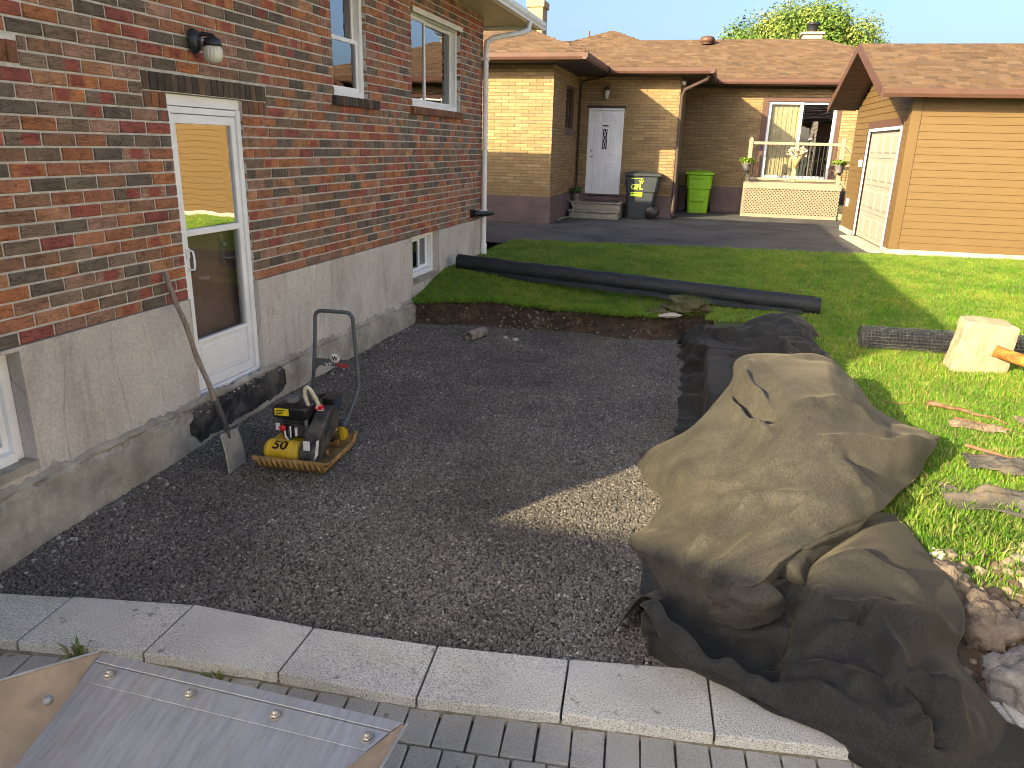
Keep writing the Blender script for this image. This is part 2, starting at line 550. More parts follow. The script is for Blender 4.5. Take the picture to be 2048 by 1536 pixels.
def rand_flash(r, pal):
    if len(pal) < 8 or r.random() > .30: return None
    m = r.random(); c2 = r.choice(((.38, .105, .075), (.40, .115, .08), (.45, .20, .09), (.16, .13, .105), (.42, .13, .08)))
    return (.22, .78, c2) if m < .55 else ((.45, .98, c2) if m < .8 else (.02, .5, c2))

def brick_field(u0, u1, z0, n, course, blen, joint, holes, shift=0.5):
    """cells of a running bond, cut by rectangular holes: (u, z, length, height)"""
    out = []
    for k in range(n):
        za, zb = z0 + k * course, z0 + (k + 1) * course - joint
        off = (k % 2) * shift * blen
        u = u0 - off
        while u < u1:
            a, e = max(u, u0), min(u + blen - joint, u1)
            segs = [(a, e)]
            for (h0, h1, k0, k1) in holes:
                if zb > k0 + 0.02 and za < k1 - 0.02:
                    ns = []
                    for s0, s1 in segs:
                        if h1 <= s0 or h0 >= s1: ns.append((s0, s1)); continue
                        if h0 - s0 > 0.03: ns.append((s0, h0 - 0.0))
                        if s1 - h1 > 0.03: ns.append((h1, s1))
                    segs = ns
            for s0, s1 in segs:
                if s1 - s0 > 0.03: out.append((s0, za, s1 - s0, zb - za))
            u += blen
    return out

def lay_bricks(root, walls, pal, mat, full_len, full_h, seed, limit=300, variants=48):
    """walls: list of (cells, origin, udir, ndir). the bricks showing largest become pieces of their own"""
    r = random.Random(seed)
    items = []
    for wi, (cells, o, ud, ndr) in enumerate(walls):
        for c in cells:
            p = Vector(o) + Vector(ud) * (c[0] + c[2] / 2) + Vector((0, 0, c[1]))
            d = p - CAM
            if d.dot(fwd) < 0.3: continue
            fx, fy = d.dot(rt) / d.dot(fwd), d.dot(up) / d.dot(fwd)
            vis = abs(fx) < 0.70 and abs(fy) < 0.53
            size = c[2] * abs(Vector(ndr).dot(d.normalized())) / d.length
            items.append((vis, size, wi, c))
    items.sort(key=lambda i: (not i[0], -i[1]))
    var = [brick_geo(full_len, full_h, pick(pal, r), wob=r, flash=rand_flash(r, pal)).mesh('brick', mat, fixn=False) for _ in range(variants)]
    rest = MB()
    for k, (vis, size, wi, c) in enumerate(items):
        _, o, ud, ndr = walls[wi]
        ud, ndr = Vector(ud), Vector(ndr)
        Mx = Matrix((ud, ndr, Vector((0, 0, 1)))).transposed().to_4x4()
        Mx.translation = Vector(o) + ud * c[0] + Vector((0, 0, c[1]))
        if k < limit:
            full = abs(c[2] - full_len) < 0.004 and abs(c[3] - full_h) < 0.004
            me = r.choice(var) if full else brick_geo(c[2], c[3], pick(pal, r), wob=r).mesh('brick', mat, fixn=False)
            ob = bpy.data.objects.new('brick', me)
            col.objects.link(ob)
            ob.parent = root
            Mx.translation -= root.location
            ob.matrix_local = Mx
        else:
            g = brick_geo(c[2], c[3], pick(pal, r), wob=r, flash=rand_flash(r, pal)).xf(Mx)
            rest.add(g.v, g.f, None)
            rest.c[-len(g.f):] = g.c
    o = rest.build('brickwork', mat, root, world=True, fixn=False)
    tag(o, kind='stuff')

def holed_wall(b, axis, fixed0, fixed1, u0, u1, z0, z1, holes):
    """slab in the u-z plane with rectangular openings. axis 'x': plane x=const (u=y); axis 'y': u=x"""
    us = sorted(set([u0, u1] + [min(max(h, u0), u1) for q in holes for h in q[:2]]))
    zs = sorted(set([z0, z1] + [min(max(h, z0), z1) for q in holes for h in q[2:]]))
    for a, c in zip(us, us[1:]):
        for d, e in zip(zs, zs[1:]):
            if c - a < 1e-5 or e - d < 1e-5: continue
            mu, mz = (a + c) / 2, (d + e) / 2
            if any(h[0] < mu < h[1] and h[2] < mz < h[3] for h in holes): continue
            if axis == 'x': b.box(fixed0, a, d, fixed1, c, e)
            else: b.box(a, fixed0, d, c, fixed1, e)

def shingle_plane(b, E0, E1, R0, R1, rise=0.14, tab=0.20, seed=1, pal=None):
    """courses of laminated shingles from the eave line E0-E1 up to the ridge line R0-R1"""
    r = random.Random(seed)
    E0, E1, R0, R1 = map(Vector, (E0, E1, R0, R1))
    h = ((R0 + R1) / 2 - (E0 + E1) / 2)
    nrm = (E1 - E0).normalized().cross((h).normalized())
    if nrm.z < 0: nrm = -nrm
    slope = max((R0 - E0).length, (R1 - E1).length) if (R0-E0).length < 1e-3 or (R1-E1).length < 1e-3 else 0
    # true slope length measured square to the eave
    ed = (E1 - E0).normalized()
    hh = (R0 - E0) - ed * (R0 - E0).dot(ed)
    n = max(1, int(hh.length / rise))
    pal = pal or [((0.135, 0.082, 0.046), 4), ((0.148, 0.09, 0.052), 4), ((0.122, 0.073, 0.042), 3), ((0.16, 0.102, 0.06), 2), ((0.105, 0.067, 0.041), 2)]
    for k in range(n):
        t0, t1 = k / n, min(1, (k + 1.12) / n)
        a0, a1 = E0.lerp(R0, t0), E1.lerp(R1, t0)
        b0, b1 = E0.lerp(R0, t1), E1.lerp(R1, t1)
        L = (a1 - a0).length
        if L < 0.02: continue
        u = -r.uniform(0, tab)
        while u < L:
            wd = tab * r.uniform(0.45, 1.3)
            s0, s1 = max(0, u) / L, min(L, u + wd) / L
            u += wd
            if s1 - s0 < 1e-3: continue
            th = r.choice((0.012, 0.016, 0.026))
            p0, p1 = a0.lerp(a1, s0), a0.lerp(a1, s1)
            q0, q1 = b0.lerp(b1, s0), b0.lerp(b1, s1)
            up_, lo = nrm * (th + 0.004), nrm * 0.002
            b.add([p0 + up_, p1 + up_, q1 + lo, q0 + lo, p0, p1], [(0, 1, 2, 3), (4, 5, 1, 0), (4, 0, 3), (5, 2, 1)], pick(pal, r))

# ------------------------------------------------------------------ the brick house
house = empty('brick_house', (-4.5, 6.1, 0), 0, 'red and brown rug-brick house with concrete foundation beside the excavated pit', 'house')
ZB, CO, BL, JT = 1.095, 0.0775, 0.2257, 0.0125
NCO = 36
Y0, Y1 = 0.55, 11.08
DOOR = (4.37, 5.18, 0.352, 2.435)
WIN1 = (6.607, 7.313, 2.56, 3.78)
WIN2 = (8.445, 10.11, 2.56, 3.59)
BWIN = (8.35, 9.25, 0.575, 1.095)
LWIN = (2.15, 3.0, 0.45, 1.07)
wallm = MB()
holed_wall(wallm, 'x', -0.30, -0.008, Y0 + 0.01, Y1 - 0.01, ZB, ZB + NCO * CO, [DOOR, WIN1, WIN2])
wallm.build('wall', M['mortar'], house, True)
b = MB()
b.box(-9.0, Y0, 0.0, -0.31, Y0 + 0.1, 3.88); b.box(-9.0, Y1 - 0.1, 0.0, -0.31, Y1, 3.88); b.box(-9.1, Y0, 0, -9.0, Y1, 3.88)
b.box(-9.0, Y0 + .12, 3.895, -0.012, Y1 - .12, 3.93)
b.build('wall', simple('plain_brick', (0.2, 0.1, 0.065), 0.85, 0.2, 8), house, True)
sold_holes = [(4.16, 5.50, 2.44, 2.555), (4.16, 4.37, 2.335, 2.44), (5.18, 5.50, 2.335, 2.44), (1.9, 3.31, 2.50, 2.61),
              (6.56, 7.50, 2.475, 2.56), (8.39, 10.14, 2.475, 2.56)]
cells = brick_field(Y0, Y1, ZB, NCO, CO, BL, JT, [DOOR, WIN1, WIN2] + sold_holes)
# brick returns inside the openings
ret = []
walls = [(cells, (0, 0, 0), (0, 1, 0), (1, 0, 0))]
for (h0, h1, k0, k1) in (DOOR, WIN1, WIN2):
    rc = []
    for k in range(NCO):
        za = ZB + k * CO
        if za + CO > k0 and za < k1: rc.append((0.006, za, 0.10, CO - JT))
    walls.append((rc, (0.0, h1, 0), (-1, 0, 0), (0, -1, 0)))
lay_bricks(house, walls, PAL_RUG, M['rug_brick'], BL - JT, CO - JT, 3)
# upright bricks: headers over the door, rowlock sills
r2 = random.Random(5)
def upright(name, y0, y1, z0, z1, x, wd, pal, proud=0.1):
    b = MB(); y = y0
    while y < y1 - 0.01:
        e = min(y + wd, y1)
        g = brick_geo(e - y - 0.006, z1 - z0, pick(pal, r2), proud=proud, wob=r2)
        g.xf(Matrix(((0, 1, 0, x), (1, 0, 0, y), (0, 0, 1, z0), (0, 0, 0, 1))))
        b.add(g.v, g.f); b.c[-len(g.f):] = g.c
        y = e
    return b.build(name, M['rug_brick_upright'], house, True, fixn=True)
dk = [((0.10, 0.075, 0.055), 3), ((0.14, 0.10, 0.07), 3), ((0.08, 0.065, 0.055), 2), ((0.20, 0.12, 0.07), 1)]
og = [((0.30, 0.13, 0.06), 3), ((0.25, 0.11, 0.06), 3), ((0.2, 0.1, 0.06), 1)]
upright('header_course', 4.16, 5.50, 2.44, 2.548, 0.002, 0.067, dk)
upright('header_course', 4.16, 4.365, 2.338, 2.432, 0.002, 0.068, og)
upright('header_course', 5.185, 5.50, 2.338, 2.432, 0.002, 0.068, og)
upright('header_course', 1.9, 3.31, 2.50, 2.605, 0.002, 0.067, og)

# concrete foundation with drips, ledge below it, tar where a step was broken off
b = MB()
holed_wall(b, 'x', -0.30, 0.012, Y0, Y1 + 0.01, -0.15, ZB - 0.004, [(DOOR[0], DOOR[1] + 0.004, DOOR[2] - 0.03, 9), BWIN, LWIN])
b.build('foundation', M['foundation'], house, True, bevel=0)
def ledge(u, v):
    y = Y0 + u * (8.45 - Y0)
    top = 0.315 + 0.018 * nz(y * 2.1, 3) + 0.012 * nz(y * 9, 5)
    if 4.15 < y < 5.42: top = 0.30
    prof = [(0.0, top + 0.03), (0.022, top + 0.024), (0.038, top + 0.008), (0.045, top - 0.02), (0.05, top - 0.08), (0.058, top - 0.2), (0.066, -0.12)]
    k = v * (len(prof) - 1); i = min(int(k), len(prof) - 2); f = k - i
    x = prof[i][0] * (1 - f) + prof[i + 1][0] * f; z = prof[i][1] * (1 - f) + prof[i + 1][1] * f
    rr = 0.010 * nz(y * 14, z * 14, 3) + 0.008 * nz(y * 4, z * 4, 8) + 0.006 * nz(y * 34, z * 34, 5)
    rough = 1.9 if z > top - 0.03 else 0.55
    return (x + rr * rough + 0.006, y, z + rr * rough * 0.8)
b = MB(); b.grid(ledge, 620, 24)
b.build('ledge', M['ledge'], house, True, fixn=False)
# rough broken strip of parging along the top of the ledge
def strip(u, v):
    y = Y0 + u * (8.4 - Y0)
    hgt = 0.030 + 0.022 * nz(y * 6, 1) + 0.02 * nz(y * 17, 2)
    z = 0.335 + hgt * (v * 2 - 0.6)
    x = 0.016 + (0.03 + 0.02 * nz(y * 13, z * 30)) * math.sin(math.pi * v)
    return (x, y, z + 0.014 * nz(y * 3, 4))
b = MB(); b.grid(strip, 700, 5); b.build('broken_parging', M['ledge'], house, True, fixn=False)
def tar(u, v):
    y = 4.17 + u * 1.24
    lo = 0.10 + 0.03 * nz(y * 5, 1) + 0.04 * (u - 0.5) + (0.07 * (1 - ss(0, 0.07, u))) + 0.05 * ss(0.93, 1, u)
    hi = 0.325 + 0.02 * nz(y * 4, 7) + 0.03 * u - 0.09 * (1 - ss(0, 0.09, u)) - 0.06 * ss(0.95, 1, u) + 0.02 * nz(y * 19, 4)
    lo += 0.02 * nz(y * 17, 6)
    z = lo + (hi - lo) * v
    uu = (y - Y0) / (8.45 - Y0)
    top = 0.30
    best = min((ledge(uu, k / 40) for k in range(41)), key=lambda p: abs(p[2] - z))
    e = min(1, 6 * min(u, 1 - u, v, 1 - v))
    return (best[0] + 0.002 + 0.002 * e + 0.002 * nz(y * 12, z * 12, 2), y, z)
b = MB(); b.grid(tar, 90, 16); b.build('tar_patch', M['tar'], house, True, fixn=False)

# ---- storm door
door = MB()
xo = -0.052
y0, y1, z0, z1 = DOOR[0] + 0.003, DOOR[1] - 0.003, DOOR[2], DOOR[3] - 0.002
fr = 0.045
door.box(xo - 0.09, y0, z0, xo + 0.028, y0 + fr, z1 - 0.075); door.box(xo - 0.09, y1 - fr, z0, xo + 0.028, y1, z1 - 0.075)
door.box(xo - 0.09, y0, z1 - 0.073, xo + 0.022, y1, z1 - 0.002)
door.box(xo - 0.09, y0 + fr + .001, z1 - 0.12, xo + 0.02, y1 - fr - .001, z1 - 0.078)
door.box(xo - 0.1, y0 + fr + .001, z0 + .002, xo + 0.03, y1 - fr - .001, z0 + 0.035)
door_o = door.build('storm_door', M['white_paint'], house, True, bevel=0.004)
leaf = MB()
a, c = y0 + fr + 0.004, y1 - fr - 0.004
zb, zt = z0 + 0.04, z1 - 0.124
st = 0.052
leaf.box(xo - 0.03, a, zb, xo + 0.012, a + st, zt); leaf.box(xo - 0.03, c - st, zb, xo + 0.012, c, zt)
leaf.box(xo - 0.03, a + st + .0005, zt - 0.06, xo + 0.0115, c - st - .0005, zt)
leaf.box(xo - 0.03, a + st + .0005, 1.505, xo + 0.0115, c - st - .0005, 1.55)
leaf.box(xo - 0.03, a + st + .0005, zb, xo + 0.0115, c - st - .0005, zb + 0.07)
leaf.box(xo - 0.028, a + st + .0005, zb + .071, xo - 0.004, c - st - .0005, 0.735)
leaf.box(xo - 0.03, a + st + .0005, 0.736, xo + 0.0105, c - st - .0005, 0.765)
leaf.box(xo - 0.006, a + st + .03, zb + .10, xo + 0.002, c - st - .03, 0.705)
lf = leaf.build('leaf', M['white_paint'], door_o, False, bevel=0.004)
b = MB(); b.box(xo - 0.012, a + st, 1.55, xo - 0.008, c - st, zt - 0.06); b.build('upper_pane', M['storm_glass'], door_o)
b = MB(); b.box(xo - 0.012, a + st, 0.765, xo - 0.008, c - st, 1.505); b.build('lower_pane', M['screen_glass'], door_o)
b = MB(); b.box(xo - 0.16, y0, z0, xo - 0.12, y1, z1 - 0.08); 
b.build('inner_door', M['inner_door'], house, True)
b = MB()
b.box(xo - 0.119, 4.985, 1.24, xo - 0.108, 5.035, 1.44)
b.lathe([(0.0, 0.03), (0.022, 0.03), (0.024, 0.015), (0.02, 0)], 14, (xo - 0.108, 5.01, 1.385), 'x')
b.tube([(xo - 0.108, 5.01, 1.285), (xo - 0.07, 5.01, 1.285), (xo - 0.065, 5.025, 1.283), (xo - 0.065, 5.09, 1.28)], 0.009, 8)
b.build('lever_handle', M['steel'], house, True)
b = MB()
b.box(xo + 0.012, a + 0.012, 1.36, xo + 0.024, a + 0.046, 1.43)
b.tube([(xo + 0.02, a + 0.028, 1.42), (xo + 0.06, a + 0.03, 1.41), (xo + 0.066, a + 0.03, 1.38), (xo + 0.066, a + 0.03, 1.31), (xo + 0.06, a + 0.03, 1.285), (xo + 0.02, a + 0.028, 1.28)], 0.008, 8)
b.box(xo + 0.0125, a + 0.016, 1.265, xo + 0.02, a + 0.042, 1.30)
b.build('pull_handle', M['white_paint'], door_o, bevel=0.002)
b = MB(); b.box(-0.1, DOOR[0], 2.436, 0.006, DOOR[1] + .02, 2.4385); b.build('flashing', M['cream_metal'], house, True)
b = MB(); b.box(-0.25, DOOR[0] - .02, DOOR[2] - 0.028, 0.03, DOOR[1] + .02, DOOR[2] - 0.002); b.build('door_sill', M['ledge'], house, True)

# ---- windows
def window(name, op, xf, sill_pal, mullion=None, meet=None, cap=False, pal_in='interior', screen=0):
    """framed window set back xf from the wall face; opening op = (y0,y1,z0,z1)"""
    y0, y1, z0, z1 = op[0] + .002, op[1] - .002, op[2] + .002, op[3] - .002
    f = MB(); t = 0.055
    x1, x0 = xf + 0.02, xf - 0.10
    f.box(x0, y0, z0, x1, y0 + t, z1); f.box(x0, y1 - t, z0, x1, y1, z1)
    f.box(x0, y0 + t, z1 - t, x1 - .001, y1 - t, z1); f.box(x0, y0 + t, z0, x1 + 0.02, y1 - t, z0 + t)
    o = f.build('window', M['white_paint'], house, True, bevel=0.004)
    a, c, d, e = y0 + t, y1 - t, z0 + t, z1 - t
    s = 0.038
    def sash(ya, yb, za, zb, x, nm='sash'):
        q = MB()
        q.box(x - .03, ya, za, x, ya + s, zb); q.box(x - .03, yb - s, za, x, yb, zb)
        q.box(x - .03, ya + s, zb - s, x - .001, yb - s, zb); q.box(x - .03, ya + s, za, x - .001, yb - s, za + s)
        q.build(nm, M['white_paint'], o, bevel=0.003)
        g = MB(); g.box(x - .018, ya + s, za + s, x - .014, yb - s, zb - s); g.build('pane', M['glass'], o)
    if mullion:
        sash(a, mullion + s / 2, d, e, xf - 0.01); sash(mullion - s / 2, c, d, e, xf - 0.045)
    elif meet:
        sash(a, c, d, meet + s / 2, xf - 0.01); sash(a, c, meet - s / 2, e, xf - 0.045)
    else:
        sash(a, c, d, e, xf - 0.01)
    q = MB(); q.box(xf - 0.60, y0 - .3, z0 - .2, xf - 0.55, y1 + .3, z1 + .1); q.build('room', M[pal_in], o)
    if screen:
        q = MB()
        for k in range(9):
            yy = c - 0.02 - k * screen / 9
            q.box(xf - 0.16 - 0.012 * (k % 2), yy - screen / 10, d, xf - 0.15 - 0.012 * (k % 2), yy, e)
        q.build('drape', M['interior_pale'], o)
    if cap:
        q = MB(); q.box(xf - .02, y0, z1 - 0.0, 0.02, y1 + .02, z1 + 0.008); q.box(0.012, y0, z1 - .05, 0.02, y1 + .02, z1); q.build('head_flashing', M['cream_metal'], o)
    return o
window('sash', WIN1, -0.065, None, meet=3.07, screen=0.2)
window('slider', WIN2, -0.075, None, mullion=9.05, cap=True, screen=0.25)
window('basement', BWIN, -0.10, None, mullion=8.85, pal_in='interior_pale')
window('basement', LWIN, -0.10, None, pal_in='interior_pale')
upright('sill', 6.56, 7.50, 2.475, 2.557, 0.045, 0.063, dk, 0.16)
upright('sill', 8.39, 10.14, 2.475, 2.557, 0.045, 0.063, og, 0.16)
b = MB(); b.box(-.30, BWIN[0], BWIN[2] - .05, .02, BWIN[1], BWIN[2] + .002); b.build('concrete_sill', M['ledge'], house, True)
b = MB(); b.box(-.30, LWIN[0], LWIN[2] - .05, .016, LWIN[1], LWIN[2] + .002); b.build('concrete_sill', M['ledge'], house, True)

# ---- eaves, hip roof, gutter, downspout
EX0, EX1, EY0, EY1, EZ = -9.6, 0.52, 0.50, 12.15, 3.93
b = MB()
y = EY0
while y < EY1 - 0.01:      # ribbed soffit panels
    e = min(y + 0.10, EY1)
    b.box(0.0, y + 0.004, 3.885, EX1, e, 3.892); b.box(0.0, y, 3.888, EX1, y + 0.004, 3.892)
    y = e
x = -0.001
while x > EX0:
    b.box(max(x - 0.1, EX0), Y1 + 0.005, 3.885, x - 0.004, EY1, 3.892); b.box(max(x - .1, EX0), EY0, 3.885, x - .004, Y0 - .005, 3.892); x -= 0.1
b.box(EX0, Y0, 3.885, -9.11, Y1, 3.892)
b.build('soffit', M['soffit'], house, True)
rz = EZ + 0.32 * (EX1 - EX0) / 2
xm = (EX0 + EX1) / 2; hw = (EX1 - EX0) / 2
c0, c1, c2, c3 = (EX0, EY0, EZ), (EX1, EY0, EZ), (EX1, EY1, EZ), (EX0, EY1, EZ)
p0, p1 = (xm, EY0 + hw, rz), (xm, EY1 - hw, rz)
b = MB()
b.add([c0, c1, c2, c3, p0, p1], [(0, 1, 4), (1, 2, 5, 4), (2, 3, 5), (3, 0, 4, 5), (0, 3, 2, 1)])
rf = b.build('roof', M['brown_dark'], house, True)
b = MB(); d = Vector((0, 0, 0.012))
for q in ((c0, c1, p0, p0), (c1, c2, p0, p1), (c2, c3, p1, p1), (c3, c0, p1, p0)):
    shingle_plane(b, *[Vector(v) + d for v in q], rise=0.28, tab=0.5, seed=4, pal=[((0.12, 0.10, 0.09), 2), ((0.16, 0.13, 0.11), 2)])
tag(b.build('shingles', M['shingle'], rf, fixn=False), kind='stuff')
prof = [(0.0, 0.0), (0.085, 0.0), (0.085, 0.02), (0.11, 0.055), (0.115, 0.105), (0.105, 0.105), (0.10, 0.06), (0.078, 0.025), (0.078, 0.008), (0.008, 0.008), (0.008, 0.11), (0, 0.11)]
b = MB(); b.prism([(EX1 + a, 3.845 + c) for a, c in prof], EY0, EY1 + 0.1, 'y')
b.box(EX1, EY1 + 0.1, 3.845, EX1 + 0.112, EY1 + 0.104, 3.95)
b.prism([(EY1 + a, 3.845 + c) for a, c in prof], EX0, EX1, 'x')
b.prism([(EY0 - a, 3.845 + c) for a, c in prof], EX0, EX1, 'x')
b.build('gutter', M['white_paint'], house, True)
b = MB()
b.tube([(0.57, 11.45, 3.85), (0.57, 11.42, 3.74), (0.50, 11.36, 3.70), (0.15, 11.10, 3.60), (0.065, 11.05, 3.54), (0.055, 11.04, 3.42), (0.055, 11.04, 0.70)], 0.038, 12)
b.tube([(0.055, 11.04, 0.72), (0.058, 11.035, 0.42)], 0.048, 12)
for z in (3.3, 1.2): b.box(0.0, 10.99, z, 0.10, 11.09, z + 0.025)
b.build('downspout', M['white_paint'], house, True)
b = MB()
b.tube([(0.0, 10.62, 1.20), (0.07, 10.62, 1.20)], 0.055, 14); b.tube([(0.05, 10.62, 1.20), (0.14, 10.70, 1.19), (0.19, 11.02, 1.19)], 0.04, 12)
b.box(0.0, 10.55, 1.14, 0.02, 10.70, 1.26)
b.build('dryer_vent', M['black_plastic'], house, True)

# ---- wall lantern
lan = empty('wall_lantern', (0.02, 4.66, 2.75), 0, 'dark blue-grey wall lantern with ribbed glass globe above the white storm door', 'lamp')
b = MB(); b.lathe([(0.0, 0.045), (0.03, 0.045), (0.052, 0.03), (0.062, 0.0)], 20, (0, 0, 0.02), 'x')
b.v = [(x, y * 0.8, (z - 0.02) * 1.3 + 0.02) for x, y, z in b.v]
b.build('mount', M['dark_metal'], lan)
b = MB(); b.tube([(0.03, 0, 0.05), (0.07, 0.01, 0.065), (0.11, 0.02, 0.06), (0.12, 0.03, 0.035)], 0.014, 10)
b.lathe([(0.0, 0.07), (0.014, 0.065), (0.022, 0.05), (0.05, 0.035), (0.058, 0.01), (0.06, -0.01), (0.0, -0.01)], 22, (0.12, 0.03, 0.0))
b.build('arm_cap', M['dark_metal'], lan)
b = MB(); b.lathe([(0.05, -0.01), (0.058, -0.03), (0.06, -0.06), (0.054, -0.09), (0.036, -0.108), (0.012, -0.115), (0.0, -0.115)], 48, (0.12, 0.03, 0.0), rmod=lambda a, h: 1 + 0.06 * math.cos(16 * a))
b.build('globe', M['frost_glass'], lan)
# ------------------------------------------------------------------ yellow brick house across the driveway
yh = empty('yellow_brick_house', (1.0, 22.0, 0.53), 0, 'pale yellow brick bungalow with brown foundation and brown shingle hip roof across the driveway', 'house')
G = 0.50
WX, WY = -0.13, 16.4          # corner of the projecting wing
DX, DY = 2.29, 19.3           # corner of the entrance part
BX, BY = 8.2, 22.15           # back wall
FB, TOP = 1.10, 3.80
FDOOR = (0.13, 1.00, 1.02, 3.07)
PDOOR = (4.28, 6.25, 1.46, 3.54)
SWIN = (17.78, 18.75, 2.52, 3.47)
b = MB()
holed_wall(b, 'y', WY + 0.006, WY + 0.2, -7.0, WX - 0.006, FB, TOP, [])
holed_wall(b, 'x', WX - 0.2, WX - 0.007, WY + 0.2, DY + 0.006, FB, TOP, [SWIN])
holed_wall(b, 'y', DY + 0.007, DY + 0.2, WX - 0.1, DX - 0.007, FB - .05, TOP, [FDOOR])
holed_wall(b, 'x', DX - 0.2, DX - 0.008, DY + 0.2, BY, FB, TOP, [])
holed_wall(b, 'y', BY + 0.006, BY + 0.2, DX - 0.2, BX, FB, TOP, [PDOOR])
b.box(-7, WY + .2, G, -6.8, 29, TOP); b.box(BX - .2, BY + .2, G, BX, 29, TOP); b.box(-7, 28.8, G, BX, 29, TOP)
b.build('wall', M['dark_mortar'], yh, True)
b = MB()
b.box(-7.02, WY - 0.02, G - .1, WX + 0.02, WY + 0.21, FB); b.box(WX - 0.21, WY + 0.21, G - .1, WX + 0.021, DY + 0.19, FB - .002)
b.box(WX + .022, DY - 0.02, G - .1, DX + 0.02, DY + 0.2, FB - .05); b.box(DX - .2, DY + 0.2, G - .1, DX + 0.021, BY + .1, FB + .05)
b.box(DX + .022, BY - 0.02, G - .1, BX, BY + 0.2, FB + .11)
b.build('foundation', M['brown_foundation'], yh, True)
FC, FL, FJ = 0.0685, 0.30, 0.008
def fld(u0, u1, z0, holes, z1=TOP): return brick_field(u0, u1, z0, int((z1 - z0) / FC), FC, FL, FJ, holes)
walls = [(fld(-2.6, WX, FB, []), (0, WY, 0), (1, 0, 0), (0, -1, 0)),
         (fld(WY, DY, FB, [SWIN]), (WX, 0, 0), (0, 1, 0), (1, 0, 0)),
         (fld(WX, DX, FB - .05, [FDOOR]), (0, DY, 0), (1, 0, 0), (0, -1, 0)),
         (fld(DY, BY, FB + .05, []), (DX, 0, 0), (0, 1, 0), (1, 0, 0)),
         (fld(DX, 7.4, FB + .11, [PDOOR]), (0, BY, 0), (1, 0, 0), (0, -1, 0))]
lay_bricks(yh, walls, PAL_YEL, M['yellow_brick'], FL - FJ, FC - FJ, 9)

# entrance door
b = MB(); x0, x1, z0, z1 = FDOOR
b.box(x0 + .002, DY - 0.01, z0, x0 + 0.05, DY + 0.12, z1 - .05); b.box(x1 - 0.05, DY - 0.01, z0, x1 - .002, DY + 0.12, z1 - .05)
b.box(x0 + .002, DY - 0.011, z1 - 0.05, x1 - .002, DY + 0.12, z1 - .004); b.box(x0, DY - .02, z0 - .03, x1, DY + .12, z0)
fd = b.build('entrance_door', M['white_paint'], yh, True, bevel=0.004)
b = MB(); b.box(x0 + .05, DY + .03, z0, x1 - .05, DY + .07, z1 - .05)
for (a, c, d, e) in ((.16, .30, 1.74, 1.94), (.36, .50, 1.74, 1.94), (.56, .70, 1.74, 1.94), (.16, .30, .95, 1.66), (.56, .70, .95, 1.66), (.16, .40, .12, .82), (.46, .70, .12, .82)):
    b.box(x0 + a, DY + 0.018, z0 + d, x0 + c, DY + 0.031, z0 + e)
b.build('leaf', M['white_paint'], fd, bevel=0.006)
b = MB(); b.box(x0 + .355, DY + .012, z0 + 1.08, x0 + .505, DY + .032, z0 + 1.60); b.build('light_frame', M['white_paint'], fd, bevel=.004)
b = MB(); b.box(x0 + .375, DY + .008, z0 + 1.10, x0 + .485, DY + .012, z0 + 1.57); b.build('light_pane', M['dark_metal'], fd)
b = MB()
for s in (0, 1):
    b.tube([(x0 + .43 + .03 * math.sin(k * .9 + s * 3.14), DY + .006, z0 + 1.11 + k * .05) for k in range(10)], .006, 5)
b.build('leaded_curve', M['white_paint'], fd)
b = MB(); b.tube([(x0 + .11, DY + .03, z0 + .92), (x0 + .11, DY - .02, z0 + .92), (x0 + .17, DY - .025, z0 + .92)], .014, 8); b.lathe([(0, -.0), (.028, 0), (.028, .02)], 12, (x0 + .11, DY + .012, z0 + 1.06), 'y')
b.build('handle', M['steel'], fd)
b = MB(); b.box(x0 + .36, DY + .016, z0 + 1.63, x0 + .5, DY + .03, z0 + 1.66); b.build('house_plate', M['dark_metal'], fd)
b = MB(); b.box(x0 - .04, DY - .012, z1 + .0, x1 + .04, DY + .05, z1 + .06); b.build('lintel', M['brown_dark'], yh, True)
# window in the wing's flank
b = MB(); y0, y1, z0, z1 = SWIN
b.box(WX - .12, y0, z0, WX - .02, y0 + .06, z1); b.box(WX - .12, y1 - .06, z0, WX - .02, y1, z1); b.box(WX - .12, y0 + .06, z1 - .06, WX - .021, y1 - .06, z1); b.box(WX - .12, y0 + .06, z0, WX - .021, y1 - .06, z0 + .06)
b.box(WX - .1, (y0 + y1) / 2 - .025, z0 + .06, WX - .04, (y0 + y1) / 2 + .025, z1 - .06)
wo = b.build('window', M['brown_trim'], yh, True)
b = MB(); b.box(WX - .08, y0 + .06, z0 + .06, WX - .075, y1 - .06, z1 - .06); b.build('pane', M['glass'], wo)
b = MB(); b.box(WX - .7, y0 - .3, z0 - .3, WX - .6, y1 + .3, z1 + .3); b.build('room', M['interior'], wo)
b = MB(); b.box(WX - .05, y0 - .06, z0 - .09, WX + .06, y1 + .06, z0 - .002); b.build('sill', M['brown_foundation'], yh, True, bevel=.005)
